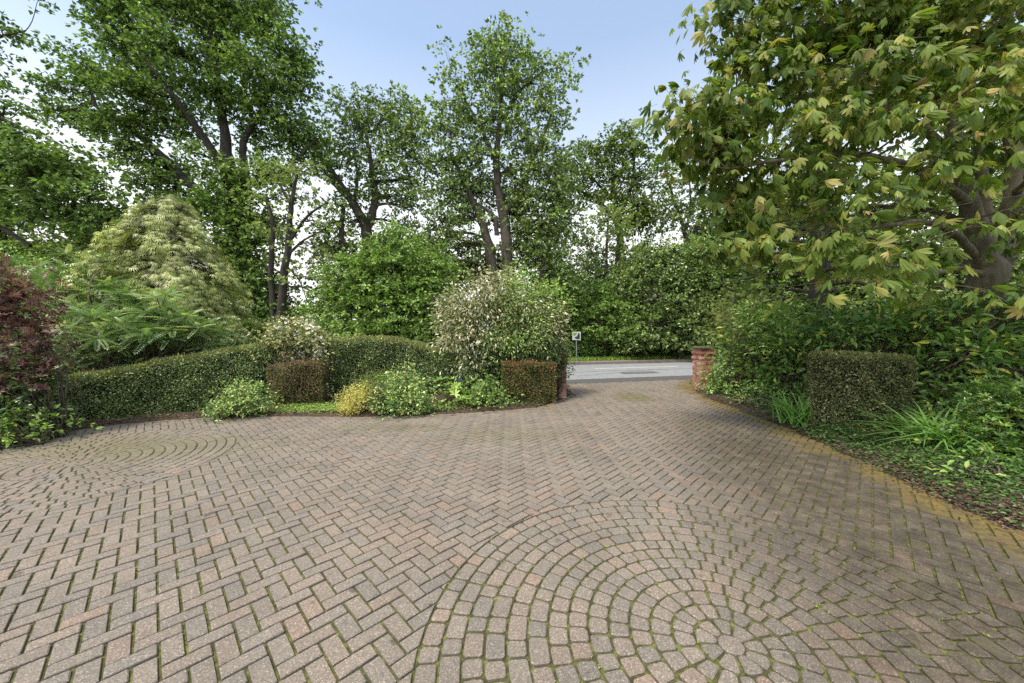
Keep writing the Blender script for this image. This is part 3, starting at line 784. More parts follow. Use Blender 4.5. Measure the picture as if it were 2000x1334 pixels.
# ------------------------------------------------------------ trees beyond the hedge and the road
tree('oak_tree', 'tallest spreading oak rising behind the yellow conifer, crown cut by the top of the photo', 'tree', (500, 17.5),
  [[(505, 720, 24), (485, 570, 20), (458, 430, 16), (445, 340, 12), (440, 250, 8), (420, 130, 5), (400, 20, 3)],
   [(462, 450, 12), (385, 375, 9), (325, 312, 7), (270, 262, 5), (190, 210, 3)],
   [(460, 440, 9), (482, 340, 8), (470, 280, 6), (520, 200, 4), (560, 120, 3)],
   [(445, 340, 8), (380, 240, 6), (300, 140, 4), (240, 40, 2)],
   [(480, 360, 7), (560, 330, 4), (620, 270, 2.5)]],
  [(235, 20, 60, 40, 0), (330, 10, 70, 45, -1), (430, 30, 70, 45, 1), (515, 50, 55, 40, 0), (480, -40, 120, 50, 0), (300, -50, 120, 50, 0), (565, 110, 48, 42, 0), (585, 165, 34, 34, .5),
   (250, 90, 62, 42, 1), (340, 95, 62, 42, -1.5), (430, 110, 60, 42, 1), (500, 135, 50, 40, -1), (175, 140, 58, 36, 0), (110, 175, 42, 22, 0), (245, 165, 62, 36, -1), (330, 175, 60, 38, 1),
   (415, 180, 55, 38, -.5), (520, 200, 60, 36, 0), (145, 235, 40, 22, .5), (215, 235, 55, 30, 0), (300, 240, 58, 30, 0), (360, 245, 34, 24, .5), (560, 245, 52, 34, 0), (600, 290, 42, 32, .5), (500, 265, 38, 28, 1), (90, 210, 26, 14, 0),
   (250, 300, 52, 26, 0), (330, 330, 48, 28, .5), (380, 300, 26, 20, -1), (520, 330, 50, 36, -.5), (285, 350, 44, 24, -.5), (390, 400, 50, 36, -1), (460, 400, 50, 45, -1), (440, 340, 30, 34, -1), (330, 392, 46, 24, .8),
   (470, 470, 58, 48, -1), (520, 430, 34, 44, .4), (500, 540, 62, 50, -1), (440, 500, 50, 40, .5), (520, 610, 60, 50, -1.2), (440, 590, 60, 60, 0), (560, 620, 34, 44, -1)],
  'oak', 'bark_dark', size=.15, cover=3.0, group='broadleaf trees beyond the hedge')
tree('ash_tree', 'layered light green tree reaching in from the left edge above the purple shrub', 'tree', (-260, 13.0),
  [[(-260, 700, 22), (-240, 450, 18), (-210, 300, 14), (-150, 150, 8), (-100, -50, 5)],
   [(-230, 420, 10), (-120, 330, 8), (20, 350, 6), (110, 400, 5), (200, 440, 2.5)],
   [(-215, 320, 9), (-120, 230, 6), (-20, 220, 4), (60, 260, 2.5)], [(-200, 280, 8), (-100, 120, 4), (0, 70, 2.5), (50, 60, 1.2)],
   [(-120, 380, 6), (-20, 430, 5), (60, 480, 3)]],
  [(10, 262, 60, 24, 0), (-50, 250, 70, 34, 0), (70, 290, 70, 28, -.6), (130, 320, 60, 24, 0), (30, 320, 70, 30, .5), (-40, 340, 70, 36, 0), (90, 355, 66, 24, .3), (170, 365, 50, 24, -.4), (215, 395, 40, 22, 0), (150, 405, 56, 20, .4), (60, 395, 60, 22, -.3), (-20, 400, 60, 26, 0),
   (100, 430, 54, 14, 0), (180, 440, 50, 16, .2), (230, 425, 26, 18, 0),
   (5, 58, 26, 9, 0, .9), (35, 68, 22, 5, 0, .9), (-30, 30, 24, 20, 0), (-6, 96, 16, 6, 0, .8), (0, 166, 16, 6, 0, .8), (-50, 140, 20, 20, 0), (44, 214, 8, 10, .4, .8), (8, 206, 22, 8, 0, .8), (-90, 80, 40, 50, 0), (78, -2, 16, 5, 0, .8), (-80, 200, 50, 30, 0)],
  'ash', 'bark_dark', size=.14, cover=3.2, flat=.22, droop=.28, group='broadleaf trees beyond the hedge')
tree('beech_tree', 'dark tree behind the left end of the garden, between purple shrub and yellow conifer', 'tree', (190, 19),
  [[(190, 700, 12), (192, 560, 11), (190, 470, 8), (180, 400, 4)], [(191, 520, 6), (130, 470, 4), (90, 450, 2)], [(191, 500, 6), (230, 440, 3)],
   [(-40, 700, 10), (-30, 500, 9), (-20, 400, 6)]],
  [(120, 478, 48, 26, 0), (190, 440, 60, 34, 0), (240, 470, 44, 36, .5), (160, 500, 60, 28, -.5), (215, 500, 50, 34, .4), (100, 510, 40, 22, 0), (10, 440, 34, 44, 0), (-20, 500, 60, 60, 0), (20, 520, 44, 44, -.5), (40, 480, 20, 18, 0, .7), (-30, 400, 60, 40, 0), (260, 530, 60, 40, 0), (90, 560, 70, 40, .5)],
  'dark_oak', 'bark_dark', size=.15, cover=3.0, flat=.3, droop=.2, group='broadleaf trees beyond the hedge')
tree('sycamore_tree', 'spindly half bare tree with pale leaves in the bright gap beside the tall oak', 'tree', (552, 15),
  [[(545, 680, 8), (552, 560, 7.5), (566, 460, 6), (568, 400, 4.5), (580, 340, 2.5)], [(540, 670, 6), (528, 540, 5), (535, 440, 4), (520, 380, 2)], [(566, 470, 3.5), (600, 420, 2.5), (640, 395, 1.5)], [(560, 500, 3), (590, 470, 2), (630, 450, 1.2)], [(568, 400, 3), (540, 350, 2), (530, 310, 1)], [(556, 560, 2), (600, 560, 1.5), (650, 610, .8)], [(560, 520, 2), (585, 545, 1.3), (600, 590, .8)]],
  [(530, 330, 34, 26, 0, .5), (575, 330, 36, 30, 0, .5), (540, 385, 34, 26, 0, .4), (585, 385, 34, 26, 0, .35), (610, 430, 40, 22, 0, .22), (600, 480, 42, 30, 0, .22), (595, 540, 40, 34, 0, .2), (625, 500, 26, 40, 0, .2), (540, 440, 30, 40, 0, .3)],
  'pale', 'bark_dark', size=.13, cover=2.6, flat=.3, per=8, spread=.4, group='broadleaf trees beyond the hedge')
tree('leaning_oak_tree', 'leaning airy oak with forked trunk, left of the tall centre tree', 'tree', (722, 21),
  [[(724, 700, 14), (721, 540, 12), (718, 440, 10), (692, 402, 8), (655, 345, 6), (610, 285, 3)], [(718, 440, 9), (736, 395, 7), (727, 335, 5), (715, 260, 3)],
   [(684, 700, 7), (680, 540, 6), (665, 460, 5.5), (672, 395, 3.5)], [(692, 402, 5), (645, 350, 4), (632, 330, 2)], [(727, 335, 4), (760, 290, 3), (800, 250, 2)], [(690, 400, 4), (700, 345, 3), (690, 290, 2)]],
  [(655, 200, 26, 22, 0, .7), (700, 205, 40, 24, 0, .8), (755, 195, 46, 24, 0, .8), (800, 215, 36, 26, 0, .8), (680, 245, 44, 26, 0), (745, 240, 48, 28, 0), (805, 260, 40, 30, 0), (640, 285, 40, 26, 0), (700, 290, 44, 26, 0, .8), (765, 290, 44, 28, 0), (820, 310, 34, 28, 0),
   (660, 330, 44, 22, .5, .8), (740, 335, 50, 26, 0, .9), (800, 350, 40, 26, 0, .9), (700, 375, 40, 22, 0, .8), (760, 385, 44, 24, 0, .8), (640, 440, 30, 30, 0, .8), (650, 490, 36, 26, 0, .9), (790, 400, 34, 18, 0, .7), (690, 430, 34, 24, 0, .8), (640, 540, 36, 30, 0, .7), (650, 400, 26, 24, 0, .7), (670, 480, 40, 40, .8, .8), (800, 440, 34, 24, .6, .7), (690, 540, 44, 44, .8, .9), (630, 590, 34, 30, 0, .8)],
  'airy', 'bark', size=.16, cover=2.1, group='broadleaf trees beyond the hedge')
tree('tall_lime_tree', 'tallest slender twin stemmed tree at the centre, behind the big variegated bush', 'tree', (1000, 20),
  [[(1003, 720, 14), (994, 540, 12), (985, 430, 10), (972, 372, 8), (970, 300, 6), (977, 220, 4), (985, 120, 2)], [(978, 720, 13), (964, 520, 10.5), (944, 440, 8), (912, 365, 5), (880, 300, 3)],
   [(985, 420, 6), (1025, 350, 4), (1060, 270, 2.5), (1085, 200, 1.5)], [(974, 330, 5), (940, 250, 3), (905, 190, 2)], [(972, 250, 4), (1010, 180, 3), (1060, 140, 1.5)], [(970, 460, 5), (968, 420, 4), (900, 380, 2)], [(1020, 690, 6), (1050, 560, 5), (1075, 450, 4), (1090, 380, 2)]],
  [(985, 70, 30, 26, 0, .9), (930, 95, 26, 22, 0, .8), (955, 85, 22, 20, 0, .8), (1010, 100, 34, 26, 0), (960, 130, 44, 30, 0), (870, 100, 6, 18, 0, .5), (900, 155, 34, 24, 0, .9), (875, 140, 14, 14, 0, .7), (1060, 130, 34, 20, 0, .9), (1095, 130, 22, 20, 0, .9), (1040, 165, 40, 26, 0), (1092, 175, 24, 22, 0, .8),
   (980, 180, 48, 30, 0), (900, 205, 46, 26, 0), (860, 195, 18, 14, 0, .7), (1050, 215, 44, 26, 0), (1080, 240, 30, 18, 0, .8), (960, 235, 50, 28, 0), (880, 255, 46, 28, 0), (1020, 270, 50, 28, 0), (930, 290, 50, 28, 0), (870, 310, 40, 30, 0), (1070, 290, 44, 26, 0), (1000, 330, 48, 28, 0, .8), (1070, 340, 44, 30, 0),
   (930, 350, 44, 28, 0, .8), (870, 375, 44, 30, 0), (1040, 385, 50, 30, 0), (1085, 390, 34, 30, 0), (870, 430, 36, 34, 0, .9), (925, 420, 40, 26, 0, .7), (1050, 440, 50, 34, 0), (910, 480, 50, 34, 0), (1010, 490, 50, 30, .8, .9), (1060, 500, 46, 34, 0), (960, 520, 60, 30, 1, .9), (880, 510, 40, 30, 0), (900, 540, 50, 40, .5), (1080, 560, 50, 50, .5), (1100, 450, 34, 40, 1, .8), (930, 380, 70, 60, 1.5, .6), (1020, 420, 60, 60, 1.5, .6), (860, 470, 34, 34, .6, .8), (1085, 340, 30, 40, 1, .6)],
  'airy', 'bark', size=.16, cover=2.3, group='broadleaf trees beyond the hedge')
tree('hornbeam_tree', 'dense mid green rounded tree low behind the clipped hedge, left of the variegated bush', 'tree', (700, 13.5),
  [[(700, 720, 10), (708, 600, 8), (715, 530, 5), (725, 470, 3)], [(702, 620, 6), (650, 560, 4), (640, 520, 2)], [(706, 600, 6), (780, 530, 4), (830, 500, 2)], [(704, 630, 6), (830, 600, 3)]],
  [(770, 470, 46, 34, 0), (820, 495, 44, 34, 0), (720, 500, 48, 36, 0), (775, 520, 60, 34, -.6), (690, 545, 52, 36, -.5), (855, 540, 40, 34, 0), (650, 590, 44, 30, 0, .8), (740, 575, 60, 36, -.8), (810, 570, 60, 36, -.5), (700, 610, 60, 34, -1), (780, 625, 70, 36, -1), (850, 600, 44, 44, 0), (640, 635, 44, 30, -.6), (720, 655, 70, 30, -1), (850, 655, 50, 36, -.8), (800, 670, 60, 24, -1), (860, 700, 40, 24, -1)],
  'lime', 'bark', size=.11, cover=3.6, flat=.28, droop=.25, shell=.4, group='broadleaf trees beyond the hedge')
tree('round_oak_tree', 'round headed dark oak across the road, right of the tall centre tree', 'tree', (1215, 27),
  [[(1222, 720, 9), (1215, 520, 8), (1208, 430, 6), (1195, 360, 4), (1200, 300, 2)], [(1210, 440, 5), (1170, 395, 3.5), (1130, 370, 2)], [(1208, 430, 5), (1240, 350, 3), (1235, 280, 2)], [(1205, 400, 3), (1150, 340, 2), (1120, 310, 1)]],
  [(1230, 262, 26, 18, 0), (1205, 262, 20, 14, 0), (1140, 290, 30, 20, 0), (1180, 300, 34, 22, 0), (1230, 295, 30, 24, 0), (1255, 290, 16, 24, 0), (1115, 325, 26, 24, 0), (1150, 340, 32, 22, 0), (1200, 345, 32, 22, 0), (1250, 345, 28, 26, 0), (1120, 370, 26, 22, 0), (1165, 380, 32, 18, 0), (1215, 390, 34, 22, 0), (1255, 400, 30, 24, -1), (1240, 430, 36, 26, -1), (1270, 420, 22, 28, 0), (1105, 400, 20, 20, 0), (1275, 360, 14, 22, 0, .8)],
  'dark_oak', 'bark_dark', size=.2, cover=2.8, group='broadleaf trees across the road')
tree('field_maple_tree', 'open crowned tree across the road at the tip of the chestnut branches', 'tree', (1345, 28),
  [[(1340, 720, 7), (1345, 540, 6), (1340, 460, 4), (1320, 400, 3), (1300, 340, 1.5)], [(1345, 480, 4), (1370, 420, 3), (1390, 370, 1.5)], [(1340, 450, 3), (1350, 400, 2), (1345, 330, 1)]],
  [(1310, 290, 26, 14, 0, .8), (1340, 310, 28, 20, 0), (1300, 330, 22, 22, 0, .8), (1370, 330, 30, 22, 0), (1330, 355, 28, 20, 0, .8), (1385, 370, 28, 22, 0, .9), (1310, 385, 24, 18, 0, .7), (1360, 400, 34, 18, 0, .9), (1310, 425, 26, 18, 0, .7), (1400, 410, 30, 26, 0), (1345, 440, 34, 16, 0, .8), (1410, 460, 40, 34, 0)],
  'airy', 'bark_dark', size=.2, cover=2.3, group='broadleaf trees across the road')
tree('birch_tree', 'pale yellow green young tree with thin upright stems across the road', 'tree', (1185, 24),
  [[(1188, 700, 4), (1186, 560, 3.5), (1184, 480, 2.5), (1190, 410, 1.5)], [(1196, 700, 3.5), (1200, 560, 3), (1205, 490, 2), (1210, 440, 1)], [(1180, 690, 3), (1170, 560, 2.5), (1160, 500, 1.2)]],
  [(1180, 405, 14, 14, 0), (1200, 425, 22, 18, 0), (1170, 430, 20, 14, 0), (1215, 450, 20, 18, 0), (1140, 465, 26, 20, 0, .8), (1190, 470, 24, 22, 0, .8), (1130, 500, 22, 16, 0, .6), (1225, 490, 24, 20, 0), (1160, 520, 26, 20, 0, .5), (1215, 530, 26, 22, 0, .7), (1235, 510, 22, 18, 0)],
  'pale', 'bark', size=.16, cover=2.1, group='broadleaf trees across the road')
tree('willow_tree', 'broad mottled green tree filling the bank across the road, left of the chestnut', 'tree', (1330, 22),
  [[(1330, 720, 7), (1325, 600, 6), (1310, 540, 4), (1290, 500, 2)], [(1328, 620, 5), (1370, 550, 3), (1400, 510, 2)]],
  [(1270, 500, 36, 24, 0), (1320, 490, 40, 26, 0), (1370, 490, 40, 26, 0), (1410, 520, 36, 30, 0), (1250, 540, 40, 26, 0), (1310, 535, 44, 28, -.5), (1370, 545, 44, 28, -.5), (1420, 570, 36, 34, 0), (1210, 560, 34, 24, 0), (1270, 580, 44, 26, -.8), (1340, 590, 48, 28, -.8), (1400, 610, 44, 30, -.8), (1440, 520, 40, 40, .5), (1470, 580, 50, 50, .5), (1290, 640, 50, 34, -1), (1350, 650, 50, 34, -1), (1230, 650, 50, 30, -.8), (1400, 660, 44, 34, -1)],
  'airy', 'bark', size=.15, cover=3.0, group='broadleaf trees across the road')
tree('elder_tree', 'bushy green tree across the road directly above the small white sign', 'tree', (1150, 22),
  [[(1140, 720, 5), (1145, 620, 4), (1150, 560, 2.5)], [(1120, 710, 4), (1118, 600, 3), (1110, 540, 1.5)], [(1180, 715, 4), (1190, 620, 3), (1200, 580, 1.5)]],
  [(1125, 560, 30, 24, 0), (1170, 575, 36, 22, 0), (1105, 525, 16, 20, 0, .5), (1130, 600, 40, 26, -.5), (1190, 605, 42, 26, -.5), (1240, 615, 40, 26, -.3), (1105, 640, 36, 30, 0), (1160, 635, 44, 24, -.8), (1220, 645, 44, 24, -.8), (1075, 600, 40, 40, 0), (1040, 650, 40, 40, 0)],
  'lime', 'bark', size=.13, cover=3.4, flat=.3, group='broadleaf trees across the road')
for px, py, rx, ry, lf, lab in ((1130, 676, 40, 22, 'green', 'low bush on the far verge just below the small white sign'), (1195, 672, 44, 26, 'lime', 'low bush on the far verge, middle left of the gateway view'),
                             (1265, 668, 48, 30, 'ash', 'ivy covered bush on the far verge at the middle of the gateway'), (1335, 668, 48, 30, 'airy', 'low bush on the far verge just left of the right gate pier'),
                             (1400, 655, 50, 40, 'green', 'tall bush on the far verge behind the right gate pier'), (1300, 625, 50, 30, 'ash', 'upper leafy bush on the bank across the road'), (1055, 665, 50, 40, 'green', 'bush across the road behind the ivy covered gate pier')):
    Y = 22.0 + (px - 1110) * .012
    c = W(px, py, Y)
    shrub('bush', lab, 'bush', (c[0], c[1]), [PB(px - rx * .4, py, Y, rx * .7, ry), PB(px + rx * .4, py + ry * .2, Y - .3, rx * .7, ry * .9), PB(px, py - ry * .3, Y + .3, rx * .6, ry * .8), PB(px, py + ry * .6, Y - .3, rx, ry * .6)], lf, .12, cover=3.2, T=TD, area=.3, group='bushes across the road', stems=3, zmin=.1)
# a screen of trees further back closes the view behind the right hand garden
tree('hazel_tree', 'yellow green tree glowing behind the chestnut trunk at the right edge', 'tree', (1880, 15),
  [[(1880, 720, 12), (1875, 560, 10), (1850, 420, 6), (1840, 300, 3)], [(1876, 560, 7), (1960, 430, 4), (2000, 330, 2)], [(1876, 560, 7), (1760, 470, 4), (1700, 430, 2)]],
  [(1760, 430, 90, 50, 0), (1880, 380, 90, 60, 0), (1990, 400, 90, 70, 0), (1700, 500, 80, 50, 0), (1820, 500, 90, 50, 0), (1940, 500, 90, 60, 0), (2050, 480, 80, 90, 0), (1780, 330, 70, 40, 0, .7), (1900, 280, 90, 50, 0, .7), (2020, 260, 80, 60, 0, .7), (1740, 560, 90, 40, 0), (1860, 570, 90, 40, 0), (2000, 580, 90, 50, 0)],
  'pale', 'bark', size=.15, cover=2.0, group='trees behind the chestnut')
tree('holly_tree', 'dark green tree seen behind the conifer trunk on the right', 'tree', (1560, 18),
  [[(1560, 720, 10), (1560, 560, 8), (1555, 440, 5), (1560, 340, 2)]],
  [(1480, 450, 60, 44, 0), (1560, 420, 70, 50, 0), (1640, 450, 70, 50, 0), (1500, 520, 70, 44, 0), (1590, 520, 80, 44, 0), (1680, 540, 70, 50, 0), (1540, 580, 90, 44, 0), (1650, 600, 80, 40, 0), (1470, 400, 44, 30, 0), (1600, 350, 70, 40, 0, .7)],
  'oak', 'bark_dark', size=.16, cover=2.6, group='trees behind the chestnut')

# ------------------------------------------------------------ conifers
T_fr = t_frond(); 
tree('conifer_tree', 'dark conifer with a straight bare trunk and dead lower twigs under the chestnut leaves', 'conifer', (1602, 9.6),
  [[(1604, 745, 17), (1601, 560, 16), (1599, 420, 14), (1602, 260, 10), (1608, 60, 5)]] +
  [[(1601, y, 4), (1601 + s * 60, y - 12, 2.6, dy), (1601 + s * l, y + 12, 1, dy * 1.8)] for y, s, l, dy in
   ((590, -1, 150, -.5), (560, 1, 150, -.5), (540, -1, 190, .2), (515, 1, 170, .4), (500, -1, 160, -.8), (470, 1, 180, -.7), (455, -1, 200, .3), (430, 1, 150, .5), (410, -1, 170, -.4), (575, -1, 110, .9), (530, 1, 110, -1), (385, 1, 170, 0), (365, -1, 170, 0), (480, -1, 120, .9))],
  [(1500, 560, 50, 12, 0, .35), (1480, 520, 60, 14, 0, .4), (1540, 480, 60, 14, 0, .6), (1470, 455, 60, 18, 0, .7), (1680, 520, 60, 14, 0, .5), (1720, 470, 60, 18, 0, .6), (1540, 420, 70, 18, 0), (1670, 420, 70, 20, 0), (1600, 370, 90, 22, 0), (1500, 370, 60, 20, 0), (1700, 370, 60, 22, 0), (1600, 310, 80, 26, 0), (1600, 240, 70, 30, 0), (1605, 170, 60, 34, 0), (1606, 90, 44, 36, 0), (1750, 540, 50, 14, 0, .5), (1640, 580, 70, 12, 0, .4)],
  'dark_conifer', 'bark_dark', size=.12, cover=3.0, T=T_fr, area=.5, flat=.15, droop=.35, per=14)

# golden conifer: tiers of hanging sprays round a leader
def tiered_conifer(name, label, px0, Y, base_py, top_py, halfw, leaf, size, n_br, seed):
    r_ = np.random.default_rng(seed)
    b = W(px0, base_py, Y); ztop = W(px0, top_py, Y)[2]; rad = halfw * Y / F
    root = np.array([b[0], Y, 0.0]); t = empty(name, root, label, 'conifer')
    mt = MB(); tubes(mt, np.array([(b[0], Y, 0), (b[0] + .05, Y, ztop * .5), (b[0], Y, ztop * .97)]), np.array([.13, .08, .015]), 8)
    ml = MB(); V = []; Yv = []; Zv = []; S = []; tone = []
    starts = []; ends = []
    for i in range(n_br):
        q = (i + .5) / n_br; z = .35 + (ztop - .35) * q ** 1.05
        prof = (max(0, 1 - q) ** .55 * 1.0 + .06) if q > .1 else .95
        l = rad * prof * r_.uniform(.62, 1.18)
        a = i * 2.399963 + r_.uniform(-.3, .3)
        dv = np.array([math.cos(a), math.sin(a)])
        tip = np.array([b[0] + dv[0] * l, Y + dv[1] * l, z - .10 * l + r_.uniform(-.1, .1)])
        starts.append([b[0], Y, z + .05]); ends.append(tip)
        k = int(70 * (l / rad) + 16)
        for j in range(k):
            u = .25 + .75 * (j / k) ** .7 + r_.uniform(-.03, .03); wv = (.24 * l * (1.15 - abs(u - .55)) + .05) * r_.normal(0, .5)
            side = np.array([-dv[1], dv[0]])
            p = np.array([b[0] + dv[0] * l * u + side[0] * wv, Y + dv[1] * l * u + side[1] * wv, z + .05 + .30 * math.sin(u * 2.6) * l - .42 * l * u * u - .6 * abs(wv) + r_.uniform(-.03, .03)])
            for _ in range(3):
                V.append(p + r_.normal(0, .05, 3)); Yv.append([dv[0] * .7 + side[0] * np.sign(wv) * .4 + r_.normal(0, .3), dv[1] * .7 + side[1] * np.sign(wv) * .4 + r_.normal(0, .3), -.55 + r_.normal(0, .25)])
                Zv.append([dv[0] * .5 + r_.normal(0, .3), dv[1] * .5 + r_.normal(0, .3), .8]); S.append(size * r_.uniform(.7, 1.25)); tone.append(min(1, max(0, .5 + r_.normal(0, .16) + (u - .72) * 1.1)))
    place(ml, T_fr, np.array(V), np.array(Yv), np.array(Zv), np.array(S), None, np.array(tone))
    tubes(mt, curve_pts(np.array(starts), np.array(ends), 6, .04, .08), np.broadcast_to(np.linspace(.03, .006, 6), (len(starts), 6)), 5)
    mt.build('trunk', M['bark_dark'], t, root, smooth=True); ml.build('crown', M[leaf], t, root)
tiered_conifer('golden_conifer', 'bushy pale yellow conifer with drooping sprays behind the left hedge', 335, 10.2, 700, 392, 182, 'gold', .16, 104, 9)
tree('cypress', 'small feathery dark green conifer bush just behind the right gate pier', 'conifer', (1432, 11.6),
  [[(1432, 740, 6), (1430, 640, 4), (1436, 570, 2)], [(1425, 720, 3), (1412, 640, 2), (1408, 600, 1)]],
  [(1438, 590, 18, 24, 0), (1430, 615, 26, 26, 0), (1450, 620, 20, 30, .1), (1420, 645, 28, 26, -.1), (1445, 655, 28, 28, 0), (1412, 625, 14, 26, 0), (1430, 690, 34, 30, 0)],
  'juniper', 'bark_dark', size=.13, cover=4, T=T_fr, area=.5, up=.3, droop=-.4, flat=1.0)

# ------------------------------------------------------------ big horse chestnut on the right
T_pal = [t_palmate(5, 62, 1.15, .34), t_palmate(5, 54, 1.7, .33), t_palmate(5, 72, .8, .36), t_palmate(3, 36, 1.3, .38), t_palmate(7, 95, 1.2, .28), t_palmate(5, 60, 2.4, .36)]
tree('horse_chestnut_tree', 'big chestnut with hand shaped olive and bronze leaves filling the upper right', 'tree', (1932, 6.6),
  [[(1925, 860, 34), (1930, 640, 29), (1928, 540, 27), (1915, 470, 19), (1895, 400, 15), (1870, 310, 13), (1850, 200, 10), (1800, 80, 7), (1760, -60, 4)],
   [(1938, 545, 20), (1968, 470, 16), (1982, 380, 14), (1985, 250, 14), (1975, 100, 10), (1960, -80, 6)],
   [(1935, 500, 13), (1922, 420, 11), (1918, 330, 9), (1900, 220, 6)],
   [(1905, 500, 8), (1860, 450, 6, -.3), (1800, 430, 4.5, -.7), (1740, 440, 3, -1.1), (1660, 450, 1.5, -1.5)],
   [(1895, 400, 8), (1830, 350, 7, -.5), (1740, 310, 6, -1), (1640, 300, 4.5, -1.3), (1540, 310, 3, -1.5), (1420, 330, 1.5, -1.5)],
   [(1870, 310, 8), (1780, 230, 7, -.5), (1660, 180, 5, -.9), (1540, 190, 3.5, -1.2), (1400, 220, 1.8, -1.2)],
   [(1850, 200, 8), (1740, 110, 6, -.3), (1620, 60, 4, -.6), (1480, 60, 2, -.8)],
   [(1905, 440, 7), (1820, 410, 5, .4), (1720, 400, 4, .8), (1600, 420, 3, 1), (1480, 440, 1.5, .8)],
   [(1982, 380, 7), (2040, 320, 5, -.8), (2080, 280, 3, -1.6)], [(1920, 540, 6), (1880, 520, 4, -.6), (1800, 540, 3, -1.2), (1720, 560, 1.5, -1.6)]],
  [ # upper left fan
   (1408, 30, 40, 44, -1, 1.3), (1430, 100, 40, 40, -1, 1.3), (1500, 40, 70, 50, -1.2), (1480, 130, 60, 44, -1.2), (1420, 200, 60, 36, -1.4, 1.3), (1350, 195, 46, 30, -1.4, 1.4), (1310, 245, 40, 22, -1.4, 1.5), (1380, 265, 64, 40, -1.3, 1.4), (1400, 170, 40, 20, -1.2, 1.2), (1330, 280, 30, 16, -1.2, 1.1), (1460, 240, 60, 44, -1.2),
   (1430, 330, 54, 36, -1.3, 1.3), (1400, 310, 34, 26, -1), (1520, 330, 60, 40, -1.4), (1425, 400, 40, 44, -1.0, 1.4), (1445, 480, 34, 30, -1.1, 1.2), (1480, 400, 50, 34, -1.2), (1460, 470, 34, 24, -1.2), (1520, 460, 50, 30, -1.4),
   (1600, 60, 80, 60, -1), (1580, 150, 70, 50, -1.4), (1600, 240, 70, 44, -1.6), (1620, 330, 60, 40, -1.6, .8), (1700, 40, 80, 60, -1.2), (1700, 140, 80, 54, -1.6), (1720, 230, 70, 44, -1.8, .9), (1740, 320, 60, 36, -2, .6),
   (1820, 30, 90, 60, -1.4), (1820, 130, 80, 50, -1.8, .8), (1860, 220, 70, 44, -2.2, .6), (1940, 40, 90, 60, -1.6), (1960, 150, 70, 60, -2.2, .7), (1990, 250, 60, 50, -2.4, .6), (1620, 400, 60, 30, -1.6, .6), (1720, 400, 60, 26, -2.2, .5),
   (1640, 470, 60, 26, -1.9, .7), (1720, 500, 70, 24, -2.2, .7), (1580, 500, 60, 26, -1.5, .7), (1700, 560, 60, 20, -2.3, .6), (1790, 520, 50, 24, -2.2, .6), (1850, 560, 50, 20, -2, .5), (1900, 440, 44, 30, -2.4, .35), (2010, 380, 44, 34, -2.4, .5), (1820, 470, 50, 30, -1.8, .6), (1960, 585, 60, 14, -2, .4), (1840, 350, 50, 36, -2, .5), (1760, 500, 60, 30, -1.6, .7), (1850, 290, 80, 50, -1, .6),
   (1530, 560, 44, 20, -1.2, .5), (1650, -40, 240, 60, -1), (1900, -50, 200, 70, -1), (1500, -60, 110, 50, -1), (2100, 150, 80, 150, -1.5), (2110, 400, 80, 120, -1.5),
   (1650, 200, 160, 100, .8, .6), (1820, 150, 160, 120, .8, .6), (1560, 350, 110, 60, .6, .6), (1960, 300, 100, 100, .8, .4), (1700, 420, 120, 50, .8, .4)],
  'chestnut', 'bark_grey', zout=.35, gaps=.12, size=.15, cover=4.7, T=T_pal, area=.75, per=6, spread=.16, droop=.25, up=.72, limb=.035, shell=.45, rj=.35)

# ------------------------------------------------------------ left garden
T_pin = t_pinnate(9, .075, .2)
def mahonia():
    root = np.array([*(W(270, 650, 8.0)[:2]), 0.05]); t = empty('mahonia', root, 'arching shrub with ladder like pinnate leaves between the purple shrub and the left hedge', 'shrub')
    ml = MB(); ms = MB()
    heads = [PB(px, py, Y, 1, 1)[:3] for px, py, Y in ((175, 570, 8.4), (225, 590, 8.2), (190, 620, 7.6), (240, 632, 7.5), (290, 610, 7.9), (330, 600, 8.3), (310, 640, 7.6), (360, 630, 8.0), (390, 655, 8.0), (155, 600, 8.0), (270, 580, 8.6), (140, 560, 8.8), (345, 660, 7.7), (205, 655, 7.3), (260, 660, 7.4), (165, 648, 7.3), (100, 560, 8.8), (60, 600, 8.6), (415, 640, 8.4), (170, 540, 9.0), (230, 555, 8.9), (130, 520, 9.2))]
    heads = np.array(heads)
    heads = np.concatenate([heads, heads + rng.normal(0, .15, heads.shape), heads + rng.normal(0, .2, heads.shape), heads + rng.normal(0, .25, heads.shape), heads + rng.normal(0, .25, heads.shape)])
    for h in heads:
        n = 15; a = rng.uniform(0, 6.28) + np.arange(n) * 2.4; el = rng.uniform(-.5, .75, n)
        Yv = np.stack([np.cos(a) * np.cos(el), np.sin(a) * np.cos(el), np.sin(el)], 1)
        place(ml, T_pin, np.tile(h, (n, 1)) + Yv * .04, Yv, np.tile([0, 0, 1.], (n, 1)) + rng.normal(0, .2, (n, 3)), rng.uniform(.24, .42, n), None, np.clip(rng.normal(.5, .2, n), 0, 1))
    st = np.tile(root, (len(heads), 1)) + rng.normal(0, .25, (len(heads), 3)) * np.array([1, .6, 0])
    tubes(ms, curve_pts(st, heads, 6, .07, .0), np.broadcast_to(np.linspace(.022, .01, 6), (len(heads), 6)), 5)
    ms.build('stems', M['twig'], t, root, smooth=True); ml.build('foliage', M['mahonia'], t, root)
mahonia()
shrub('laurustinus', 'dark evergreen shrub in the shade under the pinnate leaves behind the left hedge', 'shrub', (-7.6, 8.3),
  [PB(200, 700, 7.9, 90, 36), PB(300, 690, 8.2, 80, 34), PB(120, 690, 8.0, 60, 50), PB(400, 680, 8.8, 70, 30)], 'ivy', .07, cover=3.5, per=16)
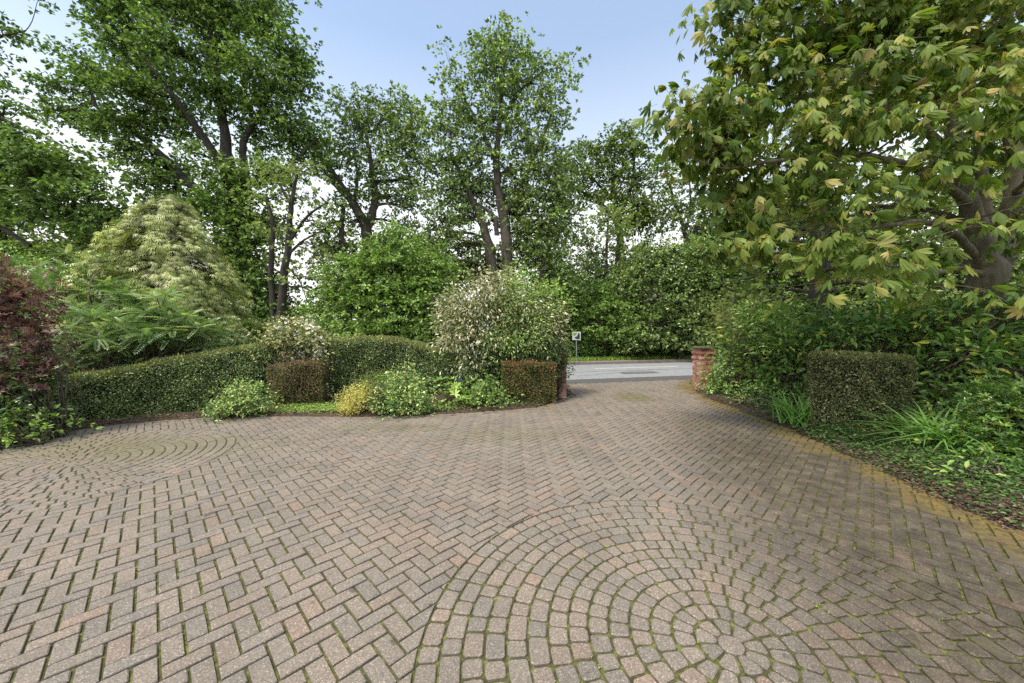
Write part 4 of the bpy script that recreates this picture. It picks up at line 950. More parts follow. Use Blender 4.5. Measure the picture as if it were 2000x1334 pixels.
shrub('elaeagnus', 'grey green bushy shrub at the far left between purple shrub and yellow conifer', 'shrub', (-11.6, 10.2),
  [PB(70, 560, 10.2, 60, 44), PB(130, 545, 10.4, 50, 40), PB(150, 600, 10.2, 60, 50), PB(20, 600, 10, 60, 60), PB(180, 560, 10.6, 40, 40), PB(-20, 540, 10, 60, 60)], 'green', .09, cover=4, per=18)
T_wh = t_whorl(6, .34, .5)
shrub('photinia', 'purple red leaved shrub with bare forked stems at the left edge', 'shrub', (-7.15, 5.75),
  [PB(10, 550, 5.7, 34, 26), PB(55, 575, 5.8, 34, 28), PB(10, 610, 5.6, 40, 34), PB(75, 620, 5.8, 34, 28), PB(95, 655, 5.8, 22, 20), PB(30, 675, 5.5, 40, 26), PB(-60, 590, 5.5, 50, 60), PB(10, 745, 5.4, 30, 18), PB(78, 750, 5.7, 18, 14), PB(-50, 720, 5.4, 40, 40), PB(40, 720, 5.6, 40, 24), PB(92, 700, 5.8, 20, 22)],
  'photinia', .08, cover=3.9, T=T_wh, area=1.0, per=5, spread=.12, stems=.5, flat=.8, bark='bark', shell=.45)
shrub('viburnum', 'green broad leaved shrub filling the foot of the purple shrub', 'shrub', (-7.2, 5.55),
  [PB(10, 790, 5.5, 44, 36), PB(50, 775, 5.7, 28, 36), PB(-40, 780, 5.3, 50, 60), PB(78, 800, 5.9, 12, 20), PB(30, 730, 5.6, 36, 36), PB(62, 745, 5.8, 30, 34), PB(20, 815, 5.35, 50, 22), PB(85, 770, 5.9, 14, 40), PB(50, 800, 5.6, 40, 30)], 'ivy', .075, cover=3.6, stems=2)
shrub('ground_elder', 'low bright green leafy patch at the left end of the paving', 'plant', (-7.0, 5.35),
  [PB(20, 842, 5.25, 40, 20, .35), PB(70, 832, 5.5, 34, 14, .3), PB(-30, 850, 5.1, 50, 30, .4), PB(40, 825, 5.55, 50, 14, .3), PB(95, 822, 5.8, 16, 9, .2)], 'bright', .07, cover=3.0, stems=4, up=.8)
# the long clipped hedge rising to the right
hp = [(-8.25, 6.2), (-7.75, 6.6), (-6.95, 7.15), (-6.1, 7.6), (-5.4, 8.0), (-4.4, 8.45), (-3.6, 8.62), (-2.9, 8.75), (-2.4, 8.8), (-1.95, 8.85), (-1.42, 8.95)]
ht = [.78, .88, 1.10, 1.30, 1.44, 1.50, 1.53, 1.52, 1.42, 1.24, 1.22]
hedge_along('clipped_hedge', 'long clipped dark green hedge rising from left to a rounded end near the centre', hp, ht, 1.0, ('hedge', 'hedge_top'), size=.036, dens=5200, rnd_top=.17)
hedge_along('clipped_cube_hedge', 'dark red brown clipped block bush in front of the flowering shrub', [(-5.30, 7.82), (-4.75, 7.68), (-4.14, 7.8)], [.93, 1.02, 1.05], .5, ('red_hedge', 'red_top'), size=.03, dens=6500, rnd_top=.12, base_in=.16, group='clipped block bushes')
hedge_along('clipped_cube_hedge', 'orange topped clipped block bush in front of the ivy covered gate pier', [(-.22, 8.3), (.4, 8.22), (1.0, 8.35)], [.96, .97, .95], .7, ('orange_hedge', 'orange_top'), size=.032, dens=6500, rnd_top=.09, base_in=.1, group='clipped block bushes')
hedge_along('clipped_cube_hedge', 'largest clipped block bush, twiggy olive brown, on the right of the driveway', [(4.98, 6.0), (5.15, 5.72), (5.6, 5.6), (6.3, 5.66)], [1.27, 1.28, 1.28, 1.28], 1.25, ('brown_hedge', 'hedge_top'), size=.034, dens=6000, rnd_top=.10, base_in=.1, group='clipped block bushes')

def flowers(leafm, size, dens):
    def f(t, root, blobs):
        mb = MB(); TF = t_whorl(5, .8, .25)
        for b in blobs:
            n = int(dens * b[3] * b[5]); P, v = cloud(n, np.array(b[:3]), np.array(b[3:6]) * 1.04, .05)
            k = (v[:, 1] < .5); P = P[k]; v = v[k]
            P = P + rng.normal(0, .03, P.shape)
            place(mb, TF, P, rng.normal(0, 1, P.shape), v + np.array([0, -.3, .4]), size * rng.uniform(.7, 1.2, len(P)))
        mb.build('blossom', M[leafm], t, root)
    return f
shrub('flowering_shrub', 'rounded shrub with pale pink white blossom in front of the hedge', 'shrub', (-4.75, 8.1),
  [PB(575, 650, 8.28, 46, 30, .3), PB(600, 662, 8.25, 34, 34, .25), PB(550, 662, 8.25, 28, 28, .25), PB(590, 684, 8.22, 38, 16, .15), PB(562, 636, 8.3, 26, 16, .25), PB(622, 690, 8.2, 12, 34, .12), PB(636, 745, 8.2, 6, 26, .08)], 'var_dull', .06, cover=2.8, extra=flowers('flower', .034, 900))
shrub('variegated_bush', 'big round cream and green variegated bush left of the gateway', 'shrub', (0.15, 9.6),
  [PB(925, 590, 9.3, 60, 50), PB(975, 565, 9.4, 55, 42), PB(900, 640, 9.2, 48, 50), PB(950, 630, 9.0, 55, 44), PB(1055, 610, 9.2, 44, 40), PB(1068, 655, 9.15, 32, 36), PB(1000, 610, 9.4, 60, 60), PB(920, 685, 9.1, 40, 44), PB(1040, 675, 9.2, 40, 30), PB(885, 610, 9.4, 24, 40)], 'variegated', .10, cover=4.0, T=TOn, area=.25, up=.35, droop=.4, per=12, spread=.15)
shrub('privet_bush', 'dark green plain leaved growth in the middle of the variegated bush', 'shrub', (0.12, 9.3),
  [PB(1005, 595, 8.9, 26, 44), PB(1030, 645, 8.8, 40, 34), PB(1060, 620, 9.0, 24, 30), PB(990, 665, 8.85, 44, 30)], 'green', .075, cover=2.6, T=TOn, area=.25, up=.4, droop=.3)
shrub('elder_bush', 'fresh light green sprays growing over the top of the variegated bush', 'shrub', (0.9, 9.9),
  [PB(1045, 560, 9.3, 40, 22), PB(1072, 580, 9.3, 26, 22), PB(1015, 542, 9.4, 22, 18), PB(1098, 615, 9.4, 8, 30), PB(1000, 530, 9.5, 10, 14)], 'bright', .09, cover=2.6, T=TOn, area=.25)
# ivy on the left pier, hanging under the bush
shrub('ivy', 'dark glossy ivy smothering the left gate pier under the variegated bush', 'ivy', (1.05, 9.0),
  [PB(1070, 690, 9.0, 28, 34, .3), PB(1090, 690, 9.1, 12, 34, .3), PB(1068, 730, 9.0, 16, 18, .15), PB(1098, 706, 9.02, 9, 30, .12), PB(1030, 690, 9.2, 50, 34), PB(970, 700, 9.2, 50, 40), PB(930, 730, 9.1, 44, 30), PB(1000, 740, 9.1, 60, 30), PB(955, 670, 9.2, 30, 20)], 'ivy', .055, cover=4.2, stems=4, up=.3, droop=.4)
# small plants along the bed
shrub('euonymus_bush', 'low green and cream variegated bush before the long hedge, left of the red block bush', 'shrub', (-5.65, 7.1),
  [PB(480, 770, 7.1, 38, 24), PB(455, 790, 6.95, 34, 18), PB(430, 803, 6.85, 22, 10), PB(500, 785, 7.15, 26, 20), PB(475, 755, 7.2, 22, 12)], 'euonymus', .05, cover=3.4)
shrub('golden_shrub', 'small bright yellow bush between the red block bush and the rounded green bush', 'shrub', (-3.1, 7.35),
  [PB(697, 775, 7.35, 28, 22), PB(685, 792, 7.25, 20, 14), PB(712, 765, 7.4, 16, 14)], 'yellow', .035, cover=3.6, T=TOn, area=.25, up=.3)
shrub('juniper_bush', 'low flat olive conifer behind the small yellow bush', 'shrub', (-2.8, 8.0), [PB(735, 742, 8.0, 30, 12), PB(720, 755, 8.0, 30, 14), PB(750, 755, 7.9, 20, 16)], 'juniper', .05, cover=4, T=TOn, area=.25, up=.4)
shrub('brown_shrub', 'small dull brown leaved bush squeezed right of the yellow bush', 'shrub', (-2.65, 7.35), [PB(742, 780, 7.35, 18, 24), PB(735, 765, 7.4, 14, 12)], 'brown_hedge', .035, cover=4)
shrub('round_shrub', 'rounded mid green bush in front of the hedge, right of the small yellow bush', 'shrub', (-2.1, 7.45),
  [PB(785, 755, 7.5, 38, 30), PB(780, 785, 7.3, 46, 24), PB(800, 770, 7.4, 34, 34), PB(760, 770, 7.4, 24, 28), PB(785, 735, 7.6, 24, 16), PB(820, 790, 7.4, 22, 16)], 'euonymus', .055, cover=3.4)
shrub('hosta', 'fresh light green young plant with flat leaf whorls before the rounded hedge end', 'plant', (-1.2, 8.1), [PB(885, 765, 8.0, 22, 20), PB(872, 750, 8.0, 14, 8), PB(900, 775, 8.0, 18, 12)], 'bright', .13, cover=1.5, T=T_wh, area=1.0, per=3, spread=.1, up=.9)
shrub('geranium_plant', 'loose leafy green plant beside the orange block bush', 'plant', (-.55, 8.2), [PB(950, 765, 8.1, 32, 26), PB(930, 785, 8.0, 34, 14), PB(970, 780, 8.1, 26, 16), PB(955, 745, 8.3, 20, 12)], 'green', .06, cover=2.8)
shrub('nettle_plant', 'thin upright green stems between hedge end and ivy', 'plant', (-.9, 8.6), [PB(915, 755, 8.5, 20, 20), PB(900, 790, 8.1, 24, 10)], 'ash', .06, cover=2.0)

# ------------------------------------------------------------ right garden
shrub('cherry_laurel', 'big glossy laurel hedge running back along the right of the driveway', 'hedge', (6.9, 7.3),
  [PB(1500, 650, 9.0, 60, 50), PB(1470, 690, 9.0, 44, 50), PB(1560, 650, 8.3, 70, 54), PB(1550, 720, 8.0, 60, 50), PB(1640, 650, 7.6, 70, 44), PB(1700, 660, 7.2, 70, 50), PB(1780, 650, 7.0, 80, 54), PB(1870, 640, 6.7, 80, 56), PB(1950, 640, 6.4, 80, 60), PB(2040, 650, 6.2, 90, 80),
   PB(1830, 720, 6.6, 60, 50), PB(1900, 720, 6.2, 80, 60), PB(1990, 730, 6.0, 80, 60), PB(1860, 790, 6.0, 60, 50), PB(1950, 800, 5.8, 80, 60), PB(1740, 780, 7.2, 70, 60), PB(2050, 600, 6.4, 90, 60)],
  'laurel', .165, cover=3.8, T=t_oval(.36, .2), area=.25, per=7, spread=.17, up=.5, stems=10, droop=.05)
shrub('spotted_laurel', 'yellow tinged laurel growth between the gate pier shrub and the dark laurel', 'shrub', (5.6, 9.3),
  [PB(1490, 640, 8.8, 44, 34), PB(1520, 610, 9.0, 44, 26), PB(1480, 600, 9.4, 30, 22), PB(1530, 680, 8.2, 34, 24)], 'lime', .10, cover=2.8, T=TOn, area=.25, up=.5)
shrub('ivy_mound', 'rounded mass of mid green ivy leaves against the right gate pier', 'ivy', (5.85, 9.5),
  [PB(1425, 715, 9.6, 36, 34), PB(1450, 735, 9.3, 44, 34), PB(1420, 750, 9.5, 32, 20), PB(1480, 720, 9.2, 34, 38), PB(1405, 740, 9.8, 16, 28, .3), PB(1500, 760, 8.8, 34, 24)], 'green', .075, cover=3.6, up=.4, droop=.4)
shrub('rhododendron', 'glossy small leaved green shrub at the right edge in front of the laurel', 'shrub', (6.05, 4.5),
  [PB(1960, 780, 4.5, 56, 36), PB(1990, 830, 4.35, 70, 50), PB(1940, 830, 4.5, 50, 44), PB(1980, 890, 4.3, 60, 44), PB(2050, 820, 4.3, 70, 80), PB(1965, 925, 4.2, 44, 34), PB(1915, 880, 4.5, 26, 36), PB(1930, 770, 4.7, 34, 26), PB(2020, 940, 4.1, 50, 30)], 'laurel', .06, cover=3.2, T=T_wh, area=1.0, per=6, spread=.08, up=.7)
shrub('fern_plant', 'pale cream green leafy edging plant below the pier ivy', 'plant', (5.0, 8.2), [PB(1470, 780, 8.2, 26, 10), PB(1500, 790, 7.8, 26, 12), PB(1445, 772, 8.6, 20, 8)], 'euonymus', .05, cover=2.4)
shrub('spirea_shrub', 'small rusty red twiggy plant left of the big block bush', 'plant', (4.95, 6.7), [PB(1570, 815, 6.7, 26, 20), PB(1555, 800, 6.9, 22, 14), PB(1590, 835, 6.4, 16, 14)], 'red_hedge', .035, cover=1.6)

def strap_plant(name, label, x, y, n, ln, seed, sp=.12, wd=.045, bend=(.3, 1.0)):
    z = soil_z(x, y); root = np.array([x, y, z - .01]); t = empty(name, root, label, 'plant')
    mb = MB()
    for bd in np.linspace(bend[0], bend[1], 4):
        k = n // 4; a = rng.uniform(0, 6.28, k); el = rng.uniform(.85, 1.45, k)
        Yv = np.stack([np.cos(a) * np.cos(el), np.sin(a) * np.cos(el), np.sin(el)], 1)
        # the blade bends away from its upper side
        Zv = np.stack([-np.cos(a) * np.sin(el), -np.sin(a) * np.sin(el), np.cos(el)], 1)
        P = root + np.stack([rng.normal(0, sp, k), rng.normal(0, sp, k), np.zeros(k)], 1)
        place(mb, t_blade(wd, bd, 6), P, Yv, Zv, ln * rng.uniform(.6, 1.1, k))
    mb.build('leaves', M['iris'], t, root)
strap_plant('iris_plant', 'upright clump of sword shaped leaves left of the big block bush', *W(1560, 0, 6.45)[:2], 170, .72, 1, .12, .045)
strap_plant('daylily_plant', 'arching strap leaves at the right foot of the big block bush', *W(1835, 0, 5.0)[:2], 160, .75, 2, .16, .045, (.7, 1.5))
strap_plant('daylily_plant', 'arching strap leaves between the block bush and the glossy right hand shrub', *W(1885, 0, 4.7)[:2], 140, .65, 3, .14, .04, (.7, 1.5))
strap_plant('daylily_plant', 'small tuft of narrow leaves behind the right side of the block bush', *W(1850, 0, 5.9)[:2], 70, .7, 4, .14, .03, (.4, 1.0))
shrub('peony_plant', 'sparse broad leaved seedling with reddish stems at the right edge of the bed', 'plant', (5.05, 3.95), [PB(1900, 905, 3.95, 34, 22), PB(1880, 925, 3.9, 24, 14), PB(1915, 950, 3.75, 26, 20)], 'bright', .11, cover=1.1, T=t_oval(.42, .2), area=.3, per=4, spread=.12, up=.85)

shrub('fern', 'dark leafy growth filling the bed just right of the big block bush', 'plant', (5.9, 5.2), [PB(1820, 850, 5.3, 30, 26), PB(1850, 820, 5.5, 34, 34), PB(1790, 880, 5.0, 26, 14), PB(1870, 860, 5.0, 30, 26)], 'laurel', .08, cover=2.6)
shrub('hypericum_shrub', 'low dark green shrub between the sword leaved clump and the pier ivy', 'shrub', (5.5, 7.8), [PB(1500, 765, 8.2, 30, 20), PB(1530, 780, 7.6, 30, 20), PB(1470, 765, 8.6, 24, 14)], 'green', .06, cover=3.2)
shrub('campion_plant', 'sprawling leafy weeds along the foot of the big block bush', 'plant', (5.0, 5.5), [PB(1640, 862, 5.5, 34, 12, .2), PB(1700, 872, 5.3, 34, 12, .2), PB(1610, 850, 5.7, 20, 14, .2), PB(1750, 880, 5.2, 30, 14, .2)], 'ivy_light', .045, cover=3.0, stems=2)
shrub('bramble_plant', 'tangled low leaves at the very edge of the paving on the far right', 'plant', (5.2, 3.8), [PB(1930, 975, 3.9, 34, 14, .2), PB(1975, 990, 3.8, 34, 16, .2), PB(1890, 955, 4.1, 28, 12, .2), PB(2020, 1000, 3.7, 30, 20, .2), PB(1900, 930, 4.2, 34, 20, .25), PB(1950, 950, 4.1, 40, 18, .25), PB(1870, 935, 4.35, 24, 12, .2)], 'ivy_light', .05, cover=3.0, stems=2)

# ground ivy and low cover along both beds: nobody could count it
def cover_patch(name, label, spots, leaf, size, n, T=TO, h=.06):
    mb = MB()
    for (px, py, sx, sy) in spots:
        g = G(px, py); k = int(n * sx * sy * 4)
        P = np.stack([g[0] + rng.normal(0, sx, k), g[1] + rng.normal(0, sy, k)], 1)
        ins = inside(P, outline); dd = np.minimum(dist_line(P, left_line), dist_line(P, right_line)); keep = (~ins) | (dd < .05)
        P = P[keep]; dd = np.where(ins, 0, dd)[keep]
        z = -.05 + .075 * sstep(-.03, .12, dd) + .10 * sstep(.1, 1.2, dd)
        k = len(P); P = np.column_stack([P, np.maximum(z, .004) + rng.random(k) ** 1.3 * h])
        a = rng.uniform(0, 6.28, k)
        place(mb, T, P, np.stack([np.cos(a), np.sin(a), rng.normal(.1, .25, k)], 1), np.array([0, 0, 1.]) + rng.normal(0, .35, (k, 3)), size * rng.uniform(.6, 1.3, k), None, np.clip(rng.normal(.5, .2, k), 0, 1))
    tag(mb.build(name, M[leaf]), label, None, None, 'stuff')
cover_patch('ground_cover', 'small leaved light green ground cover under the red block bush', [(560, 806, .3, .09), (610, 806, .35, .09), (640, 800, .25, .12), (590, 800, .4, .12), (520, 808, .2, .06), (470, 808, .2, .08), (665, 806, .2, .08), (770, 806, .3, .06), (850, 802, .3, .08)], 'bright', .035, 5200)
cover_patch('ground_ivy', 'ground ivy and small weeds creeping along the planting beds', [(1900, 965, .18, .18), (1960, 985, .25, .2), (1850, 955, .2, .15), (1960, 1010, .15, .12), (1760, 905, .3, .2), (1800, 900, .3, .3), (1700, 880, .25, .2), (1650, 860, .25, .2), (1600, 845, .2, .25),
    (1400, 770, .2, .3), (1440, 785, .2, .3), (1500, 800, .2, .3), (1380, 765, .12, .2), (1530, 815, .2, .3), (860, 795, .4, .2), (900, 798, .4, .15), (980, 793, .4, .15), (1040, 788, .3, .2), (1010, 780, .5, .3), (750, 803, .3, .1), (830, 800, .3, .15), (340, 810, .4, .12), (250, 820, .4, .1), (150, 832, .3, .12), (440, 810, .3, .1), (1352, 752, .12, .3), (60, 845, .4, .2), (1900, 930, .5, .4), (1480, 785, .3, .8), (1540, 810, .3, .6), (1680, 870, .3, .3), (1850, 930, .35, .35), (1780, 890, .5, .4), (1620, 850, .2, .3), (1950, 960, .3, .3)], 'ivy_light', .042, 1050)

# leaf litter
def litter(name, label, spots, n, size, leaf='dead'):
    mb = MB()
    for (px, py, sx, sy, q) in spots:
        g = G(px, py); k = int(n * q); P = np.stack([g[0] + rng.normal(0, sx, k), g[1] + rng.normal(0, sy, k)], 1)
        ins = inside(P, outline); dd = np.minimum(dist_line(P, left_line), dist_line(P, right_line)); dd = np.where(ins, 0, dd)
        keep = (~ins) | (rng.random(k) < np.exp(-np.minimum(dist_line(P, left_line), dist_line(P, right_line)) / .08)); P = P[keep]; dd = dd[keep]
        z = np.maximum(-.05 + .075 * sstep(-.03, .12, dd) + .10 * sstep(.1, 1.2, dd), .003) + .004
        k = len(P); P = np.column_stack([P, z + rng.random(k) * .02]); a = rng.uniform(0, 6.28, k)
        place(mb, TO, P, np.stack([np.cos(a), np.sin(a), rng.normal(0, .2, k)], 1), np.array([0, 0, 1.]) + rng.normal(0, .3, (k, 3)), size * rng.uniform(.6, 1.3, k), None, np.clip(rng.normal(.5, .25, k), 0, 1))
    tag(mb.build(name, M[leaf]), label, None, None, 'stuff')
litter('fallen_leaves', 'red brown fallen leaves along the edges of the beds',
  [(300, 818, .6, .12, 1), (200, 828, .5, .1, 1), (130, 838, .4, .1, .7), (400, 813, .5, .1, 1), (540, 808, .4, .12, 1), (660, 806, .5, .12, 1.2), (700, 800, .3, .2, 1), (860, 802, .4, .1, 1), (950, 799, .4, .1, .8), (1040, 792, .4, .15, .8), (1112, 770, .1, .25, .6),
   (1400, 782, .1, .3, .6), (1450, 795, .15, .4, .8), (1520, 822, .15, .3, .8), (1600, 856, .15, .3, 1), (1700, 897, .2, .3, 1.2), (1800, 945, .2, .25, 1.2), (1830, 925, .25, .2, 1), (1900, 985, .2, .2, 1), (1980, 1020, .2, .15, 1)], 420, .038)

# tufts of weed and moss in the joints, thickest round the laid circle
def joint_weeds():
    mb = MB(); P = []
    polys = [k[0] for k in kept]; corners = np.concatenate(polys)
    d1 = np.linalg.norm(corners - C1, axis=1); pr = .055 * np.exp(-(np.linalg.norm(corners - (C1 + np.array([.5, 0])), axis=1) / 1.3) ** 2) + .005 + .03 * np.exp(-((corners[:, 0] + 5.5) ** 2 + (corners[:, 1] - 4.8) ** 2) / 2.5)
    pr += .15 * np.exp(-dist_line(corners, right_line) / .25)
    sel = corners[(rng.random(len(corners)) < pr) & (corners[:, 1] < 9)]
    for c in sel:
        k = rng.integers(3, 12); q = c + rng.normal(0, .013, (k, 2)); P.append(np.column_stack([q, np.full(k, -.006) + rng.random(k) * .008]))
    P = np.concatenate(P); k = len(P); a = rng.uniform(0, 6.28, k)
    place(mb, TO, P, np.stack([np.cos(a), np.sin(a), rng.uniform(.1, .9, k)], 1), np.array([0, 0, 1.]) + rng.normal(0, .4, (k, 3)), .011 * rng.uniform(.5, 1.4, k), None, rng.random(k))
    tag(mb.build('joint_weeds', M['weed']), 'tiny weeds and moss tufts sprouting from the paving joints', None, None, 'stuff')
joint_weeds()

# trees closing the view across the road
def back_tree(label, px, top, Y, w_, leaf):
    hh = (700 - top)
    rows = []
    k = 9
    for i in range(k):
        t_ = i / (k - 1); ww = w_ * (.35 + .75 * math.sin(min(1, t_ * 1.4) * math.pi / 2))
        for sd in (-.55, .0, .55):
            rows.append((px + sd * ww + rng.uniform(-8, 8), top + 18 + t_ * (hh - 50) + rng.uniform(-10, 10), ww * .42, hh * .085 + 9, rng.uniform(-.8, .8)))
    tree('background_tree', label, 'tree', (px, Y), [[(px, 715, 7), (px + 3, top + hh * .6, 5), (px - 2, top + hh * .3, 3), (px, top + 20, 1)]], rows, leaf, 'bark_dark', size=.17, cover=1.3, group='trees closing the view across the road')
back_tree('mid green background tree directly behind the leaning oak crown base', 820, 440, 29, 60, 'oak')
back_tree('background tree filling the gap just right of the tall centre tree', 1075, 400, 28, 46, 'lime')
back_tree('background tree behind the pale yellow green young tree', 1165, 470, 30, 60, 'oak')
back_tree('background tree between the pale young tree and the open crowned tree', 1265, 455, 29, 60, 'lime')
back_tree('background tree low behind the open crowned tree', 1370, 430, 30, 64, 'oak')
back_tree('background tree just behind the left tips of the chestnut', 1450, 380, 29, 60, 'dark_oak')

# the wood behind everything, far enough to read as one mass
def far_wood():
    mb = MB()
    for i in range(120):
        px = rng.uniform(1090, 2300) if i % 3 else rng.uniform(-700, 540)
        Y = rng.uniform(31, 40); top = rng.uniform(500, 600) if px > 1000 else rng.uniform(540, 600)
        c = W(px, (top + 690) / 2, Y); hh = (690 - top) / 2 * Y / F
        foliage(mb, TD, c, (hh * .9, hh * .7, hh), .34, 1.6, .3, 22, None, .25, .5, flat=.35)
    tag(mb.build('distant_wood', M['oak']), 'distant green woodland behind the trees', None, None, 'stuff')
far_wood()

# rough grass on the far verge
def verge_grass():
    mb = MB(); n = 16000
    s = rng.uniform(-12, 30, n); q = 18.1 + rng.random(n) ** 1.3 * 3.0
    P = ru * s[:, None] + rn * q[:, None]; P = np.column_stack([P, .05 + .0 * q])
    a = rng.uniform(0, 6.28, n)
    Yv = np.stack([np.cos(a) * .4, np.sin(a) * .4, np.ones(n)], 1); Zv = np.stack([-np.cos(a), -np.sin(a), np.full(n, .4)], 1)
    place(mb, t_blade(.09, .5, 3), P, Yv, Zv, rng.uniform(.2, .42, n))
    tag(mb.build('grass', M['grass']), 'rough grass on the verge across the road', None, None, 'stuff')
verge_grass()

# ------------------------------------------------------------ brick gate piers
def brick_mat():
    m, N, L = mat('brick'); a = N('ShaderNodeAttribute'); a.attribute_name = 'rnd'
    r = ramp(N, [(0, (.28, .12, .08)), (.35, (.44, .18, .12)), (.7, (.52, .26, .18)), (.9, (.56, .4, .31)), (1, (.13, .09, .07))]); L(a.outputs['Fac'], r.inputs[0])
    tc = N('ShaderNodeTexCoord'); n = N('ShaderNodeTexNoise'); n.inputs['Scale'].default_value = 26; n.inputs['Detail'].default_value = 7; L(tc.outputs['Object'], n.inputs[0])
    r2 = ramp(N, [(.3, (.6, .6, .6)), (.6, (1.15, 1.12, 1.1))]); L(n.outputs[0], r2.inputs[0])
    mx_ = N('ShaderNodeMixRGB'); mx_.blend_type = 'MULTIPLY'; mx_.inputs[0].default_value = 1; L(r.outputs[0], mx_.inputs[1]); L(r2.outputs[0], mx_.inputs[2])
    b = N('ShaderNodeBsdfPrincipled'); L(mx_.outputs[0], b.inputs['Base Color']); b.inputs['Roughness'].default_value = .85
    bu = N('ShaderNodeBump'); L(n.outputs[0], bu.inputs['Height']); bu.inputs['Strength'].default_value = .6; bu.inputs['Distance'].default_value = .006; L(bu.outputs[0], b.inputs['Normal'])
    o = N('ShaderNodeOutputMaterial'); L(b.outputs[0], o.inputs[0]); return m
M['brick'] = brick_mat()
M['mortar'] = simple_noise_mat('mortar', [(.3, (.25, .22, .18)), (.7, (.42, .38, .32))], 30)
M['cap'] = simple_noise_mat('mossy_cap', [(.35, (.05, .045, .03)), (.5, (.10, .10, .05)), (.65, (.16, .15, .1))], 14, bump=.8)
def boxm(mb, c, h, rot, rnd=.5, bev=.004):
    cx, cy_, cz = c; hx, hy, hz = h; V = []
    for z, k in ((-hz, bev), (-hz + bev, 0), (hz - bev, 0), (hz, bev)):
        for x, y in ((-1, -1), (1, -1), (1, 1), (-1, 1)): V.append((cx + x * (hx - k), cy_ + y * (hy - k), cz + z))
    V = np.array(V); f = []
    for k in range(3):
        for j in range(4): f.append([k * 4 + j, k * 4 + (j + 1) % 4, k * 4 + 4 + (j + 1) % 4, k * 4 + 4 + j])
    f += [[3, 2, 1, 0], [12, 13, 14, 15]]
    cr, sr = math.cos(rot), math.sin(rot)
    V2 = V.copy(); V2[:, 0] = V[:, 0] * cr - V[:, 1] * sr; V2[:, 1] = V[:, 0] * sr + V[:, 1] * cr
    mb.add(V2, [np.array(f)], rnd)
def pier(label, x, y, courses, rot, cap):
    t = empty('gate_pier', (x, y, -.03), label, 'gate pier', 'brick gate piers at the driveway mouth')
    mb = MB(); mo = MB(); hw = .205; bh = .065; ch = .075; rr = random.Random(int(x * 100))
    for k in range(courses):
        z = .02 + k * ch + bh / 2; e = .022 if (cap and k in (courses - 2,)) else 0
        if cap and k == courses - 4: e = .018
        w_ = hw + e
        # pinwheel: each side two stretchers or stretcher + headers
        for s in range(4):
            nb = 2 if (k + s) % 2 else 3
            lens = [2 * w_ / nb] * nb
            p = -w_
            for l in lens:
                cx = p + l / 2; d = rr.uniform(-.003, .003)
                trim = .051 if s % 2 == 0 else 0
                lo, hi = p + .005, p + l - .005
                if s % 2: lo = max(lo, -w_ + .107); hi = min(hi, w_ - .107)
                if hi - lo > .02:
                    boxm(mb, (0, 0, 0), (0.001, 0.001, 0.001), 0) if False else None
                    c = ((lo + hi) / 2, -(w_ - .05) + d, z); hxy = ((hi - lo) / 2, .05, bh / 2)
                    a = s * math.pi / 2
                    V0 = MB(); boxm(V0, c, hxy, a + rot, rr.random()); mb.add(V0.V[0], V0.F, V0.A['rnd'][0], .5)
                p += l
    top = .02 + courses * ch
    boxm(mo, (0, 0, top / 2), (hw - .008, hw - .008, top / 2 - .004), rot)
    mb.build('brickwork', M['brick'], t); mo.build('mortar', M['mortar'], t)
    if cap:
        mc = MB(); boxm(mc, (0, 0, top + .028), (hw + .04, hw + .04, .025), rot, .5, .008); mc.build('cap', M['cap'], t)
        for o in t.children: pass
pier('red brick gate pier with a mossy cap on the right of the driveway mouth', 5.56, 10.5, 16, R(6), True)
pier('red brick gate pier buried in ivy on the left of the driveway mouth', 1.16, 9.32, 16, R(6), True)

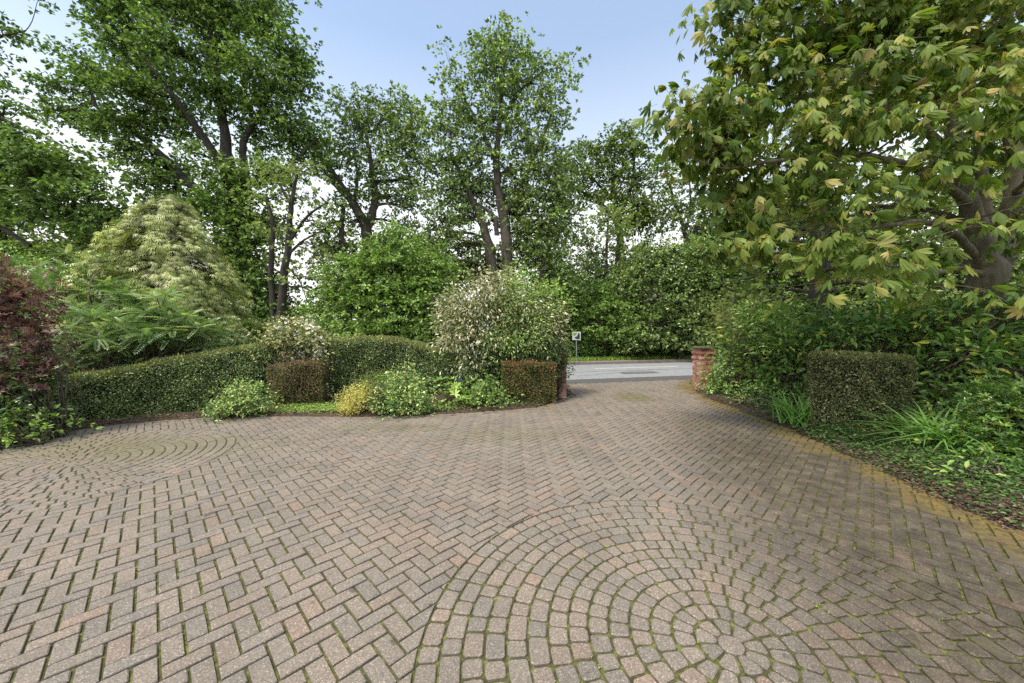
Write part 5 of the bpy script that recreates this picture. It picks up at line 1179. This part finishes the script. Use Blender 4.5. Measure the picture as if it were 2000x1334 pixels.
# ------------------------------------------------------------ road sign across the road
def sign():
    c = W(1126, 656, 18.9); t = empty('road_sign', (c[0], c[1], .05), 'small white square sign with a black mark on a thin grey post across the road', 'sign')
    M['white'] = simple_noise_mat('sign_white', [(.3, (.5, .5, .48)), (.7, (.66, .66, .63))], 12, rough=.5, bump=.05)
    M['grey'] = simple_noise_mat('sign_grey', [(.3, (.2, .2, .2)), (.7, (.3, .3, .3))], 12, rough=.5, bump=.05)
    M['black'] = simple_noise_mat('sign_black', [(.3, (.015, .02, .015)), (.7, (.03, .035, .03))], 12, rough=.5, bump=.05)
    p = MB(); tubes(p, np.array([(0, .03, 0), (0, .03, .7), (0, .03, 1.3)]), np.array([.025, .025, .025]), 8); p.build('post', M['grey'], t)
    hz = c[2] - .05
    b = MB(); boxm(b, (0, 0, hz), (.215, .012, .215), 0, .5, .003); b.build('plate', M['white'], t)
    k = MB(); k.add([(-.02, -.016, hz - .17), (.17, -.016, hz - .17), (.17, -.016, hz + .12), (.1, -.016, hz + .16), (.02, -.016, hz - .02), (-.13, -.016, hz - .1)], [[[0, 1, 2, 3, 4, 5]]]); k.build('mark', M['black'], t)
    k = MB(); k.add([(-.18, -.016, hz + .0), (-.05, -.016, hz + .02), (.06, -.016, hz + .17), (-.18, -.016, hz + .17)], [[[0, 1, 2, 3]]]); k.build('panel', M['grass'], t)
sign()
# a stepping stone slab in the left bed
mb = MB(); g = G(655, 806); ang = np.linspace(0, 2 * math.pi, 12)[:-1]
rad_ = .3 + .05 * np.sin(ang * 3 + 1); Pt = np.stack([g[0] + .25 + rad_ * np.cos(ang) * 1.2, g[1] + .28 + rad_ * np.sin(ang) * .45, np.full(11, .075)], 1)
j = np.arange(11); Pb = Pt.copy(); Pb[:, 2] = -.04; Pm = Pt.copy(); Pm[:, 2] -= .012; cc = Pt.mean(0); Pt[:, :2] = cc[:2] + (Pt[:, :2] - cc[:2]) * .96
mb.add(np.concatenate([Pt, Pm, Pb]), [j[None], np.stack([11 + j, 11 + (j + 1) % 11, (j + 1) % 11, j], 1), np.stack([22 + j, 22 + (j + 1) % 11, 11 + (j + 1) % 11, 11 + j], 1)])
M['stone'] = simple_noise_mat('stone', [(.3, (.16, .13, .1)), (.7, (.33, .28, .22))], 12, bump=.8)
tag(mb.build('stepping_stone', M['stone'], None, (g[0] + .25, g[1] + .28, 0)), 'flat buff stone slab in the bed left of the small yellow bush', 'stone')
